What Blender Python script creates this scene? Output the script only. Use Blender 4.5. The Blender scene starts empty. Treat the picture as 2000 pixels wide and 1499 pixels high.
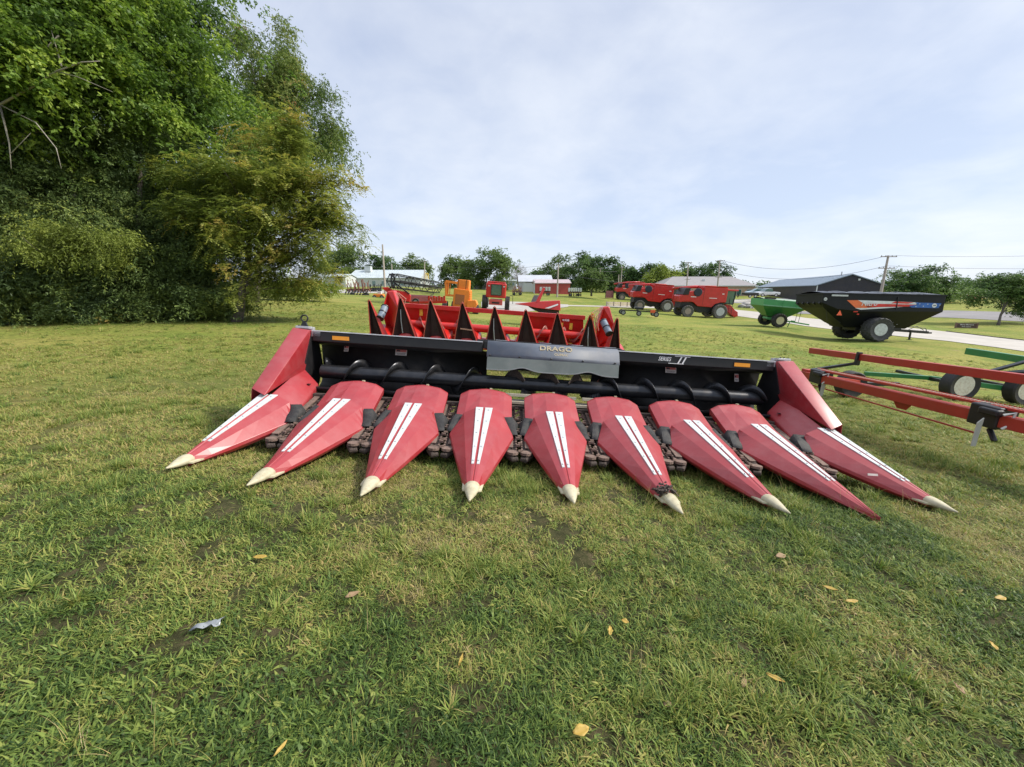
import bpy, math, random
import numpy as np
from mathutils import Vector, Matrix
R = math.radians
S = bpy.context.scene
COL = S.collection
random.seed(7)

# ------------------------------------------------------------------ camera
F, CX, CY, PITCH, CAMH = 750.0, 1000.0, 749.5, R(13.5), 1.5
cam = bpy.data.objects.new('camera', bpy.data.cameras.new('camera'))
COL.objects.link(cam)
cam.location = (0, 0, CAMH)
cam.rotation_euler = (R(90) - PITCH, 0, 0)
cam.data.sensor_width = 36
cam.data.lens = 36 * F / 2000
cam.data.clip_end = 3000
cam.data.clip_start = 0.05
S.camera = cam

# ------------------------------------------------------------------ light
SUN_EL, SUN_AZ = R(40), R(92)      # azimuth clockwise from +Y (view direction) towards +X
S.view_settings.view_transform = 'Standard'
S.view_settings.look = 'None'
S.view_settings.gamma = 1
S.view_settings.exposure = 0.70
sd = bpy.data.lights.new('sun', 'SUN')
sd.energy = 3.4
sd.angle = R(9)
sd.color = (1.0, 0.94, 0.84)
sun = bpy.data.objects.new('sun', sd)
COL.objects.link(sun)
sv = Vector((math.sin(SUN_AZ) * math.cos(SUN_EL), math.cos(SUN_AZ) * math.cos(SUN_EL), math.sin(SUN_EL)))
sun.rotation_euler = (-sv).to_track_quat('-Z', 'Y').to_euler()

W = bpy.data.worlds.new('World')
S.world = W
W.use_nodes = True
nt = W.node_tree
nt.nodes.clear()
def nn(nt, t, **k):
    n = nt.nodes.new(t)
    for a, b in k.items():
        if a.startswith('i_'):
            n.inputs[a[2:].replace('_', ' ')].default_value = b
        else:
            setattr(n, a, b)
    return n
def mixc(nt, fac, a, b, bt='MIX'):
    n = nt.nodes.new('ShaderNodeMix'); n.data_type = 'RGBA'; n.blend_type = bt
    for s, v in ((0, fac), (6, a), (7, b)):
        if isinstance(v, (int, float)): n.inputs[s].default_value = v
        elif isinstance(v, tuple): n.inputs[s].default_value = v + ((1,) if len(v) == 3 else ())
        else: nt.links.new(v, n.inputs[s])
    return n.outputs[2]
def mth(nt, op, a, b=None, c=None, clamp=False):
    n = nt.nodes.new('ShaderNodeMath'); n.operation = op; n.use_clamp = clamp
    for s, v in enumerate((a, b, c)):
        if v is None: continue
        if isinstance(v, (int, float)): n.inputs[s].default_value = v
        else: nt.links.new(v, n.inputs[s])
    return n.outputs[0]
def ramp(nt, fac, stops):
    n = nt.nodes.new('ShaderNodeValToRGB')
    e = n.color_ramp.elements
    while len(e) < len(stops): e.new(0.5)
    for q, (p, c) in zip(e, stops):
        q.position = p; q.color = tuple(c) + ((1,) if len(c) == 3 else ())
    nt.links.new(fac, n.inputs[0])
    return n.outputs[0]
sky = nn(nt, 'ShaderNodeTexSky', sky_type='NISHITA', sun_disc=False, sun_elevation=SUN_EL, sun_rotation=SUN_AZ)
skyb = mixc(nt, 1.0, sky.outputs[0], (0.1, 0.1, 0.1), 'MULTIPLY')
tc = nn(nt, 'ShaderNodeTexCoord')
sep = nn(nt, 'ShaderNodeSeparateXYZ')
nt.links.new(tc.outputs['Generated'], sep.inputs[0])
zc = mth(nt, 'MAXIMUM', sep.outputs[2], 0.0)
den = mth(nt, 'ADD', zc, 0.22)
comb = nn(nt, 'ShaderNodeCombineXYZ')
nt.links.new(mth(nt, 'DIVIDE', sep.outputs[0], den), comb.inputs[0])
nt.links.new(mth(nt, 'DIVIDE', sep.outputs[1], den), comb.inputs[1])
n1 = nn(nt, 'ShaderNodeTexNoise', i_Scale=0.8, i_Detail=6.0, i_Roughness=0.52, i_Distortion=0.35)
nt.links.new(comb.outputs[0], n1.inputs[0])
n2 = nn(nt, 'ShaderNodeTexNoise', i_Scale=3.2, i_Detail=7.0, i_Roughness=0.58, i_Distortion=0.3)
nt.links.new(comb.outputs[0], n2.inputs[0])
cl = mth(nt, 'ADD', mth(nt, 'MULTIPLY', n1.outputs[0], 0.72), mth(nt, 'MULTIPLY', n2.outputs[0], 0.28))
cf = ramp(nt, cl, [(0.40, (0, 0, 0)), (0.50, (0.5, 0.5, 0.5)), (0.60, (1, 1, 1))])
# overcast layer: grey-blue body, whiter where thin; brighter towards the zenith
hz = ramp(nt, zc, [(0.0, (0.45, 0.53, 0.66)), (0.12, (0.43, 0.50, 0.63)), (0.5, (0.36, 0.41, 0.53)), (1.0, (0.85, 0.93, 1.06))])
cloud = mixc(nt, cf, hz, mixc(nt, 0.80, hz, (0.59, 0.62, 0.675)))
allc = mixc(nt, 0.86, skyb, cloud)
bg = nn(nt, 'ShaderNodeBackground', i_Strength=1.0)
nt.links.new(allc, bg.inputs[0])
wo = nn(nt, 'ShaderNodeOutputWorld')
nt.links.new(bg.outputs[0], wo.inputs[0])

# ------------------------------------------------------------------ picture <-> place
def ray(px, py):
    u, v = (px - CX) / F, (py - CY) / F
    return np.array([u, math.cos(PITCH) - v * math.sin(PITCH), -(math.sin(PITCH) + v * math.cos(PITCH))])
def P(px, py, Z):
    return Vector(ray(px, py) * Z + np.array([0, 0, CAMH]))
# header frame (measured pose of the big corn head)
HYAW, HROLL, HPIT = R(1.0784), R(3.985), R(-7.117)
HT = Vector((0.4155, 4.4327, -0.3018))
HM = Matrix.Rotation(HYAW, 4, 'Z') @ Matrix.Rotation(HROLL, 4, 'Y') @ Matrix.Rotation(HPIT, 4, 'X')
HM = Matrix.Translation(HT) @ HM
# ------------------------------------------------------------------ terrain height
ctrl = []
for x, y in ((-3.3, -1.9), (0, -1.9), (3.3, -1.9), (-3.3, -0.6), (3.3, -0.6), (0, -.5), (-3.3, 0.8), (0, 0.9), (3.3, 0.8)):
    p = HM @ Vector((x, y, -0.02)); ctrl.append((p.x, p.y, p.z))
ctrl += [(0, 0, 0), (-2, 0, .1), (2, 0, -.1), (0, -6, .25), (-8, -3, .5), (8, -3, -.45), (0, 1.3, -.04), (-3, 1.4, .1), (3, 1.4, -.13)]
for px, py, z in ((220, 625, 15), (0, 640, 13), (450, 600, 24), (600, 585, 36), (650, 567, 80), (760, 560, 105), (968, 605, 54),
                  (1050, 602, 58), (1120, 580, 88), (1250, 612, 52), (1210, 587, 90), (1393, 621, 55), (1294, 608, 64), (1522, 640, 37),
                  (1712, 668, 29.5), (1620, 664, 32.5), (2000, 690, 27), (1930, 634, 45), (1760, 586, 100), (1420, 577, 105), (1570, 584, 95),
                  (1300, 566, 150), (1000, 566, 150), (830, 562, 150), (1867, 779, 9.2), (900, 655, 15), (1300, 664, 21)):
    p = P(px, py, z); ctrl.append(tuple(p))
ctrl += [(7.0, 8.9, -.88), (5.8, 5.0, -.62), (-.4, 9.3, -.46), (0, 7.0, -.42), (0, 16, -.85), (-4.5, 9.3, -.22), (3.6, 9.3, -.72)]
for a in range(0, 360, 30):
    for rr, z in ((260, 3.2), (700, 5.5)):
        ctrl.append((rr * math.sin(R(a)), rr * math.cos(R(a)), z))
ctrl += [(-25, 0, 1.0), (25, 0, -1.8), (0, -30, 1.0), (-60, 20, 1.2), (60, 5, -2.2)]
cp = np.array(ctrl)
def warp(x, y):
    r = np.hypot(x, y) + 1e-9
    k = np.log1p(r / 6.0) * 6.0 / r
    return x * k, y * k
def phi(r2):
    return np.where(r2 > 1e-12, r2 * np.log(r2 + 1e-12), 0)
wx, wy = warp(cp[:, 0], cp[:, 1])
nC = len(cp)
K = phi((wx[:, None] - wx) ** 2 + (wy[:, None] - wy) ** 2) + 0.35 * np.eye(nC)
A = np.zeros((nC + 3, nC + 3)); A[:nC, :nC] = K
A[:nC, nC] = 1; A[:nC, nC + 1] = wx; A[:nC, nC + 2] = wy; A[nC:, :nC] = A[:nC, nC:].T
sol = np.linalg.solve(A, np.r_[cp[:, 2], 0, 0, 0])
def gzv(x, y):
    x = np.asarray(x, float); y = np.asarray(y, float)
    a, b = warp(x, y)
    out = np.empty(a.shape)
    af, bf, of = a.ravel(), b.ravel(), out.ravel()
    for i in range(0, len(af), 20000):
        q = phi((af[i:i + 20000, None] - wx) ** 2 + (bf[i:i + 20000, None] - wy) ** 2)
        of[i:i + 20000] = q @ sol[:nC] + sol[nC] + sol[nC + 1] * af[i:i + 20000] + sol[nC + 2] * bf[i:i + 20000]
    return of.reshape(a.shape)
def gz(x, y): return float(gzv(np.array([x]), np.array([y]))[0])
def G(px, py, zmax=400.0):
    """where the line of sight through a pixel meets the ground"""
    d = ray(px, py)
    t = np.geomspace(0.8, zmax, 900)
    h = CAMH + d[2] * t - gzv(d[0] * t, d[1] * t)
    i = np.argmax(h < 0)
    if not (h < 0).any(): i = len(t) - 1
    if i == 0: i = 1
    a, b = t[i - 1], t[i]
    tt = a + (b - a) * h[i - 1] / (h[i - 1] - h[i] + 1e-12) if (h < 0).any() else zmax
    return Vector((d[0] * tt, d[1] * tt, gz(d[0] * tt, d[1] * tt)))
# ------------------------------------------------------------------ materials
MATS = {}
def paint(name, c, rough=0.4, metal=0.0, var=0.12, scale=6.0, dirt=0.0, dirtc=(0.16, 0.12, 0.08), bump=0.0, coat=0.0, spec=0.5, bscale=None):
    if name in MATS: return MATS[name]
    m = bpy.data.materials.new(name); m.use_nodes = True
    t = m.node_tree; b = t.nodes['Principled BSDF']
    co = nn(t, 'ShaderNodeTexCoord').outputs['Object']
    n = nn(t, 'ShaderNodeTexNoise', i_Scale=scale, i_Detail=6.0, i_Roughness=0.62); t.links.new(co, n.inputs[0])
    lo = tuple(x * (1 - var) for x in c); hi = tuple(min(1, x * (1 + var)) for x in c)
    col = ramp(t, n.outputs[0], [(0.3, lo), (0.7, hi)])
    if dirt > 0:
        n3 = nn(t, 'ShaderNodeTexNoise', i_Scale=scale * 2.3, i_Detail=9.0, i_Roughness=0.7); t.links.new(co, n3.inputs[0])
        f = mth(t, 'MULTIPLY', ramp(t, n3.outputs[0], [(0.45, (0, 0, 0)), (0.72, (1, 1, 1))]), dirt)
        col = mixc(t, f, col, dirtc)
    t.links.new(col, b.inputs['Base Color'])
    r = nn(t, 'ShaderNodeMapRange', i_To_Min=max(0, rough - .08), i_To_Max=min(1, rough + .12)); t.links.new(n.outputs[0], r.inputs[0])
    t.links.new(r.outputs[0], b.inputs['Roughness'])
    b.inputs['Metallic'].default_value = metal
    b.inputs['Specular IOR Level'].default_value = spec
    b.inputs['Coat Weight'].default_value = coat
    b.inputs['Coat Roughness'].default_value = 0.12
    if bump:
        bn = nn(t, 'ShaderNodeBump', i_Strength=bump, i_Distance=0.02)
        n4 = nn(t, 'ShaderNodeTexNoise', i_Scale=bscale or scale * 8, i_Detail=5.0); t.links.new(co, n4.inputs[0])
        t.links.new(n4.outputs[0], bn.inputs['Height']); t.links.new(bn.outputs[0], b.inputs['Normal'])
    MATS[name] = m
    return m
def glassy(name, c, rough=0.08):
    return paint(name, c, rough, 0, 0.1, 3, coat=0.6, spec=0.8)
def leafmat(name, stops, trans=0.35, attr='tone', atype='GEOMETRY'):
    m = bpy.data.materials.new(name); m.use_nodes = True
    t = m.node_tree; b = t.nodes['Principled BSDF']; o = t.nodes['Material Output']
    a = nn(t, 'ShaderNodeAttribute', attribute_name=attr, attribute_type=atype)
    fac = a.outputs['Fac']
    if atype == 'INSTANCER':
        a2 = nn(t, 'ShaderNodeAttribute', attribute_name='tone')
        fac = mth(t, 'ADD', fac, mth(t, 'MULTIPLY', mth(t, 'SUBTRACT', a2.outputs['Fac'], 0.5), 0.52), clamp=True)
    col = ramp(t, fac, stops)
    t.links.new(col, b.inputs['Base Color'])
    b.inputs['Roughness'].default_value = 0.5
    b.inputs['Specular IOR Level'].default_value = 0.2
    tr = nn(t, 'ShaderNodeBsdfTranslucent')
    hs = nn(t, 'ShaderNodeHueSaturation', i_Value=1.5, i_Saturation=1.1)
    t.links.new(col, hs.inputs['Color']); t.links.new(hs.outputs[0], tr.inputs[0])
    mx = nn(t, 'ShaderNodeMixShader', i_Fac=trans)
    mx.inputs[0].default_value = trans
    t.links.new(b.outputs[0], mx.inputs[1]); t.links.new(tr.outputs[0], mx.inputs[2])
    t.links.new(mx.outputs[0], o.inputs[0])
    MATS[name] = m
    return m

# ------------------------------------------------------------------ mesh building
class MB:
    def __init__(s): s.v = []; s.f = []; s.m = []; s.cur = 0
    def mat(s, k): s.cur = k; return s
    def add(s, vs, fs):
        s.m += [s.cur] * len(fs); o = len(s.v); s.v += [tuple(x) for x in vs]; s.f += [tuple(i + o for i in f) for f in fs]; return s
    def box(s, c, d, rot=None):
        x, y, z = d[0] / 2, d[1] / 2, d[2] / 2
        vs = [Vector((a * x, b * y, e * z)) for a in (-1, 1) for b in (-1, 1) for e in (-1, 1)]
        if rot is not None: vs = [rot @ q for q in vs]
        c = Vector(c)
        return s.add([q + c for q in vs], [(0, 1, 3, 2), (4, 6, 7, 5), (0, 4, 5, 1), (2, 3, 7, 6), (0, 2, 6, 4), (1, 5, 7, 3)])
    def bar(s, a, b, w, h, up=(0, 0, 1)):
        a, b = Vector(a), Vector(b); d = (b - a); L = d.length; d = d / L
        side = d.cross(Vector(up))
        if side.length < 1e-4: side = d.cross(Vector((1, 0, 0)))
        side.normalize(); u = side.cross(d)
        vs = []
        for e in (a, b):
            for q, r in ((-1, -1), (1, -1), (1, 1), (-1, 1)):
                vs.append(e + side * q * w / 2 + u * r * h / 2)
        return s.add(vs, [(0, 1, 2, 3), (7, 6, 5, 4), (0, 4, 5, 1), (1, 5, 6, 2), (2, 6, 7, 3), (3, 7, 4, 0)])
    def tube(s, pts, r, n=8, cap=True):
        pts = [Vector(p) for p in pts]; rs = r if isinstance(r, (list, tuple)) else [r] * len(pts)
        rings = []; prev = None
        for i, p in enumerate(pts):
            d = (pts[min(i + 1, len(pts) - 1)] - pts[max(i - 1, 0)])
            if d.length < 1e-9: d = Vector((0, 0, 1))
            d.normalize()
            if prev is None:
                u = d.cross(Vector((0, 0, 1)))
                if u.length < 0.1: u = d.cross(Vector((1, 0, 0)))
            else:
                u = prev - d * prev.dot(d)
            u.normalize(); prev = u; w = d.cross(u)
            rings.append([p + (u * math.cos(t) + w * math.sin(t)) * rs[i] for t in [2 * math.pi * k / n for k in range(n)]])
        return s.loft(rings, True, cap)
    def loft(s, rings, closed=True, cap=True):
        n = len(rings[0]); vs = [q for r in rings for q in r]; fs = []
        for i in range(len(rings) - 1):
            for k in range(n if closed else n - 1):
                a = i * n + k; b = i * n + (k + 1) % n
                fs.append((a, b, b + n, a + n))
        if cap:
            fs.append(tuple(range(n))[::-1]); fs.append(tuple((len(rings) - 1) * n + k for k in range(n)))
        return s.add(vs, fs)
    def lathe(s, prof, c, ax='y', n=28, closed=False):
        """prof: (radius, offset along the axis)"""
        c = Vector(c); rings = []
        for r, o in prof:
            ring = []
            for k in range(n):
                t = 2 * math.pi * k / n; a, b = r * math.cos(t), r * math.sin(t)
                ring.append(c + (Vector((a, o, b)) if ax == 'y' else Vector((o, a, b)) if ax == 'x' else Vector((a, b, o))))
            rings.append(ring)
        if closed: rings.append(rings[0])
        return s.loft(rings, True, not closed)
    def prism(s, poly, vec):
        vec = Vector(vec); a = [Vector(p) for p in poly]; n = len(a)
        return s.add(a + [p + vec for p in a], [tuple(range(n))[::-1], tuple(range(n, 2 * n))] + [(k, (k + 1) % n, (k + 1) % n + n, k + n) for k in range(n)])
    def face(s, *pts): return s.add(pts, [tuple(range(len(pts)))])
    def build(s, name, m, parent=None, smooth=False, bevel=0.0, solid=0.0, world=False, seg=2):
        vs = s.v
        if world and parent is not None:
            iv = wm(parent).inverted(); vs = [iv @ Vector(q) for q in vs]
        me = bpy.data.meshes.new(name); me.from_pydata([tuple(q) for q in vs], [], s.f); me.update()
        for q in (m if isinstance(m, (list, tuple)) else [m]): me.materials.append(q)
        if s.cur: me.polygons.foreach_set('material_index', s.m)
        o = bpy.data.objects.new(name, me); COL.objects.link(o); o.parent = parent
        fixn(me)
        if smooth: me.shade_smooth() if hasattr(me, 'shade_smooth') else me.polygons.foreach_set('use_smooth', [True] * len(me.polygons))
        if smooth == 'auto':
            me.set_sharp_from_angle(angle=R(38))
        if solid: q = o.modifiers.new('s', 'SOLIDIFY'); q.thickness = solid; q.offset = 0
        if bevel: q = o.modifiers.new('b', 'BEVEL'); q.width = bevel; q.segments = seg; q.limit_method = 'ANGLE'; q.angle_limit = R(35)
        return o
import bmesh
def fixn(me):
    b = bmesh.new(); b.from_mesh(me); bmesh.ops.recalc_face_normals(b, faces=b.faces); b.to_mesh(me); b.free()
def wm(o):
    m = o.matrix_basis.copy()
    while o.parent: o = o.parent; m = o.matrix_basis @ m
    return m
def tag(o, label, cat, group=None, kind=None):
    if label: o['label'] = label
    if cat: o['category'] = cat
    if group: o['group'] = group
    if kind: o['kind'] = kind
    return o
def thing(name, label, cat, M=None, group=None):
    o = bpy.data.objects.new(name, None); o.empty_display_size = 0.3; COL.objects.link(o)
    if M is not None: o.matrix_basis = M if isinstance(M, Matrix) else Matrix.Translation(M)
    return tag(o, label, cat, group)
def copy_tree(o, parent=None):
    c = o.copy(); COL.objects.link(c); c.parent = parent
    for ch in list(o.children): copy_tree(ch, c)
    return c
def seat(p, yaw, span=1.5, lift=0.0, tilt=True):
    """pose on the ground at p, heading yaw (0 = facing +X), tilted with the slope"""
    p = Vector(p)
    if tilt:
        f = Vector((math.cos(yaw), math.sin(yaw), 0)); l = Vector((-f.y, f.x, 0))
        a = gz(p.x + f.x * span, p.y + f.y * span) - gz(p.x - f.x * span, p.y - f.y * span)
        b = gz(p.x + l.x * span, p.y + l.y * span) - gz(p.x - l.x * span, p.y - l.y * span)
        X = Vector((f.x, f.y, a / (2 * span))).normalized(); Y = Vector((l.x, l.y, b / (2 * span))).normalized()
        Z = X.cross(Y).normalized(); Y = Z.cross(X)
        m = Matrix(((X.x, Y.x, Z.x), (X.y, Y.y, Z.y), (X.z, Y.z, Z.z))).to_4x4()
    else: m = Matrix.Rotation(yaw, 4, 'Z')
    return Matrix.Translation(p + Vector((0, 0, lift))) @ m
def text(name, body, size, m, parent, loc, rot, depth=0.004, shear=0.0, bold=0.0, sx=1.0, spacing=1.0):
    cu = bpy.data.curves.new(name, 'FONT'); cu.body = body; cu.size = size; cu.align_x = 'CENTER'; cu.align_y = 'CENTER'
    cu.extrude = depth; cu.shear = shear; cu.offset = bold; cu.space_character = spacing; cu.resolution_u = 3
    to = bpy.data.objects.new(name, cu); COL.objects.link(to)
    dg = bpy.context.evaluated_depsgraph_get(); dg.update()
    me = bpy.data.meshes.new_from_object(to.evaluated_get(dg))
    bpy.data.objects.remove(to); bpy.data.curves.remove(cu)
    me.materials.clear(); me.materials.append(m)
    o = bpy.data.objects.new(name, me); COL.objects.link(o); o.parent = parent
    o.matrix_basis = Matrix.Translation(loc) @ rot @ Matrix.Diagonal((sx, 1, 1, 1))
    return o
def basis(x, z):
    x = Vector(x).normalized(); z = Vector(z); z = (z - x * z.dot(x)).normalized(); y = z.cross(x)
    return Matrix(((x.x, y.x, z.x), (x.y, y.y, z.y), (x.z, y.z, z.z))).to_4x4()

RED = paint('red_plastic', (0.30, 0.014, 0.020), 0.46, 0, 0.10, 2.5, dirt=0.30, dirtc=(0.38, 0.13, 0.13), spec=0.7, coat=0.45)
RED.node_tree.nodes['Principled BSDF'].inputs['Coat Roughness'].default_value = 0.38
RED2 = paint('red_paint', (0.52, 0.018, 0.016), 0.35, 0, 0.12, 2, dirt=0.2, coat=0.3)
SOOT = paint('dusty_black_sheet', (0.010, 0.010, 0.012), 0.5, 0, 0.3, 1.2, dirt=0.30, dirtc=(0.07, 0.06, 0.05))
BLACK = paint('black_paint', (0.012, 0.012, 0.014), 0.42, 0, 0.2, 4, dirt=0.12, dirtc=(0.08, 0.07, 0.06))
DKSTEEL = paint('dark_steel', (0.035, 0.037, 0.043), 0.3, 0.6, 0.25, 5, dirt=0.25, dirtc=(0.12, 0.10, 0.08))
RUBBER = paint('rubber', (0.022, 0.022, 0.023), 0.75, 0, 0.25, 8, dirt=0.35, dirtc=(0.11, 0.10, 0.085), bump=0.3)
DRUBBER = paint('dusty_rubber', (0.07, 0.067, 0.063), 0.85, 0, 0.3, 6, dirt=0.7, dirtc=(0.27, 0.26, 0.24), bump=0.4)
STEEL = paint('galvanised_steel', (0.55, 0.56, 0.58), 0.38, 0.6, 0.15, 7, dirt=0.2)
RUST = paint('rusty_steel', (0.065, 0.048, 0.040), 0.75, 0.2, 0.4, 14, dirt=0.7, dirtc=(0.055, 0.04, 0.032), bump=0.5)
RUSTL = paint('dusty_rust', (0.18, 0.125, 0.10), 0.8, 0.1, 0.35, 12, dirt=0.5, dirtc=(0.10, 0.06, 0.045), bump=0.5)
CREAM = paint('cream_plastic', (0.46, 0.42, 0.29), 0.55, 0, 0.12, 10, dirt=0.8, dirtc=(0.30, 0.25, 0.15))
WHITE = paint('white_decal', (0.52, 0.56, 0.565), 0.45, 0, 0.08, 9, dirt=0.5, dirtc=(0.36, 0.33, 0.32))
GREY = paint('grey_plastic', (0.26, 0.28, 0.30), 0.35, 0.3, 0.15, 4, dirt=0.25)
ORANGE = paint('amber_reflector', (0.85, 0.33, 0.02), 0.3, 0, 0.05, 9)
YEL = paint('yellow_decal', (0.8, 0.55, 0.05), 0.4, 0, 0.1, 20)
GREEN = paint('green_paint', (0.025, 0.19, 0.055), 0.4, 0, 0.15, 3, dirt=0.25, coat=0.2)
GREENL = paint('light_green_paint', (0.085, 0.34, 0.13), 0.45, 0, 0.12, 3, dirt=0.2, coat=0.2)

# ------------------------------------------------------------------ ground
def vnoise(x, y, s, seed=0):
    """smooth value noise in numpy"""
    rs = np.random.RandomState(seed); T = rs.rand(256, 256)
    x = np.asarray(x) / s + 1000.3; y = np.asarray(y) / s + 1000.7
    xi = np.floor(x).astype(int); yi = np.floor(y).astype(int); fx = x - xi; fy = y - yi
    fx = fx * fx * (3 - 2 * fx); fy = fy * fy * (3 - 2 * fy)
    g = lambda a, b: T[a % 256, b % 256]
    return (g(xi, yi) * (1 - fx) + g(xi + 1, yi) * fx) * (1 - fy) + (g(xi, yi + 1) * (1 - fx) + g(xi + 1, yi + 1) * fx) * fy
def fb(x, y, s, seed=0): return 0.55 * vnoise(x, y, s, seed) + 0.3 * vnoise(x, y, s / 2.3, seed + 1) + 0.15 * vnoise(x, y, s / 5, seed + 2)
def relief(x, y):
    r = np.hypot(x, y)
    return (fb(x, y, 0.5, 11) - 0.5) * 0.05 * np.exp(-r / 14)
def make_ground():
    nr, na = 420, 420
    rr = np.r_[0.0, np.geomspace(0.12, 900, nr)]
    an = np.linspace(0, 2 * np.pi, na, endpoint=False)
    Rr, An = np.meshgrid(rr[1:], an, indexing='ij')
    X = Rr * np.sin(An); Y = Rr * np.cos(An); Z = gzv(X, Y) + relief(X, Y)
    vs = np.r_[[[0, 0, gz(0, 0)]], np.c_[X.ravel(), Y.ravel(), Z.ravel()]]
    i, k = np.meshgrid(np.arange(nr - 1), np.arange(na), indexing='ij')
    a = 1 + i * na + k; b = 1 + i * na + (k + 1) % na
    q = np.stack([a, b, b + na, a + na], -1).reshape(-1, 4)
    tri = [(0, 1 + (k + 1) % na, 1 + k) for k in range(na)]
    me = bpy.data.meshes.new('ground')
    me.from_pydata(vs.tolist(), [], [tuple(x)[::-1] for x in q.tolist()] + [t for t in tri]); me.update()
    me.polygons.foreach_set('use_smooth', [True] * len(me.polygons))
    o = bpy.data.objects.new('ground', me); COL.objects.link(o); o['kind'] = 'structure'
    m = bpy.data.materials.new('lawn'); m.use_nodes = True; t = m.node_tree; b = t.nodes['Principled BSDF']
    co = nn(t, 'ShaderNodeNewGeometry').outputs['Position']
    def N(s, d=8.0, r=0.6, dist=0.0):
        n = nn(t, 'ShaderNodeTexNoise', i_Scale=s, i_Detail=d, i_Roughness=r, i_Distortion=dist); t.links.new(co, n.inputs[0]); return n.outputs[0]
    base = ramp(t, N(0.35, 7, .62, .5), [(0.32, (0.080, 0.125, 0.024)), (0.44, (0.160, 0.20, 0.040)), (0.55, (0.230, 0.235, 0.058)), (0.68, (0.31, 0.255, 0.085))])
    big = ramp(t, N(0.09, 5, .6), [(0.38, (0.105, 0.16, 0.024)), (0.62, (0.24, 0.235, 0.050))])
    c = mixc(t, 0.4, base, big)
    # thatch and soil patches
    bare = ramp(t, N(0.9, 6, .6, .6), [(0.60, (0, 0, 0)), (0.74, (1, 1, 1))])
    c = mixc(t, mth(t, 'MULTIPLY', bare, 0.65), c, (0.28, 0.20, 0.115))
    fine = ramp(t, N(9.0, 9, .75), [(0.30, (0.35, 0.4, 0.3)), (0.48, (0.95, 0.95, 0.95)), (0.7, (1.7, 1.6, 1.5))])
    c = mixc(t, 1.0, c, fine, 'MULTIPLY')
    # soil and thatch under the blades close by
    dist = nn(t, 'ShaderNodeVectorMath', operation='LENGTH'); t.links.new(co, dist.inputs[0])
    nr_ = nn(t, 'ShaderNodeMapRange', i_From_Min=3.0, i_From_Max=13.0); t.links.new(dist.outputs[1] if len(dist.outputs) > 1 else dist.outputs[0], nr_.inputs[0])
    soil = ramp(t, N(14, 9, .7), [(0.3, (0.030, 0.030, 0.014)), (0.5, (0.065, 0.066, 0.026)), (0.7, (0.14, 0.11, 0.06))])
    c = mixc(t, nr_.outputs[0], soil, c)
    t.links.new(c, b.inputs['Base Color'])
    b.inputs['Roughness'].default_value = 0.9; b.inputs['Specular IOR Level'].default_value = 0.15
    bn = nn(t, 'ShaderNodeBump', i_Strength=0.9, i_Distance=0.05)
    t.links.new(N(11, 10, .8), bn.inputs['Height']); t.links.new(bn.outputs[0], b.inputs['Normal'])
    me.materials.append(m)
make_ground()

# ------------------------------------------------------------------ roads
def strip(name, pts, m, lift, kind='structure', cols=7):
    """pts: (px, py_far, py_near) in the picture -> a band draped on the ground"""
    P2 = []
    for a, b in zip(pts[:-1], pts[1:]):
        for k in range(14):
            f = k / 14; P2.append([a[j] * (1 - f) + b[j] * f for j in range(3)])
    P2.append(pts[-1])
    mb = MB(); rings = []
    for px, yf, yn in P2:
        A, B = G(px, yf), G(px, yn)
        row = [A.lerp(B, k / (cols - 1)) for k in range(cols)]
        rings.append([Vector((q.x, q.y, gz(q.x, q.y) + lift)) for q in row])
    mb.loft(rings, False, False)
    o = mb.build(name, m); o['kind'] = kind
    return o
CONC = paint('concrete', (0.42, 0.39, 0.35), 0.85, 0, 0.12, 0.6, dirt=0.35, dirtc=(0.30, 0.27, 0.23), bump=0.2)
GRAV = paint('gravel', (0.38, 0.36, 0.33), 0.9, 0, 0.15, 0.8, dirt=0.5, dirtc=(0.22, 0.20, 0.18), bump=0.4)
ASPH = paint('asphalt', (0.20, 0.19, 0.195), 0.85, 0, 0.2, 0.3, dirt=0.3, dirtc=(0.26, 0.24, 0.22), bump=0.2)
strip('driveway', [(1105, 596.5, 598.5), (1180, 598, 600), (1290, 599, 603), (1400, 601, 609), (1440, 606, 618), (1520, 614, 629), (1575, 622, 638), (1640, 628, 646), (1700, 633, 652), (1850, 649, 667), (1950, 661, 680), (2060, 673, 696), (2200, 690, 716)], CONC, 0.035)
strip('yard_gravel', [(940, 590, 600), (970, 589, 611), (1010, 590, 611), (1050, 592, 607), (1110, 595.5, 600)], GRAV, 0.03)
strip('side_lane', [(1540, 607, 613), (1575, 609, 614), (1640, 611, 617), (1720, 611, 619), (1850, 607, 621), (2000, 611, 629), (2150, 616, 638)], ASPH, 0.035)
strip('parking_strip', [(1395, 588, 591), (1450, 585, 593), (1530, 583, 594), (1600, 590, 599), (1700, 600, 609)], CONC, 0.03)
strip('gravel_lane', [(620, 567, 572), (660, 566, 573), (720, 567, 573), (770, 568, 573)], GRAV, 0.03)
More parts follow.
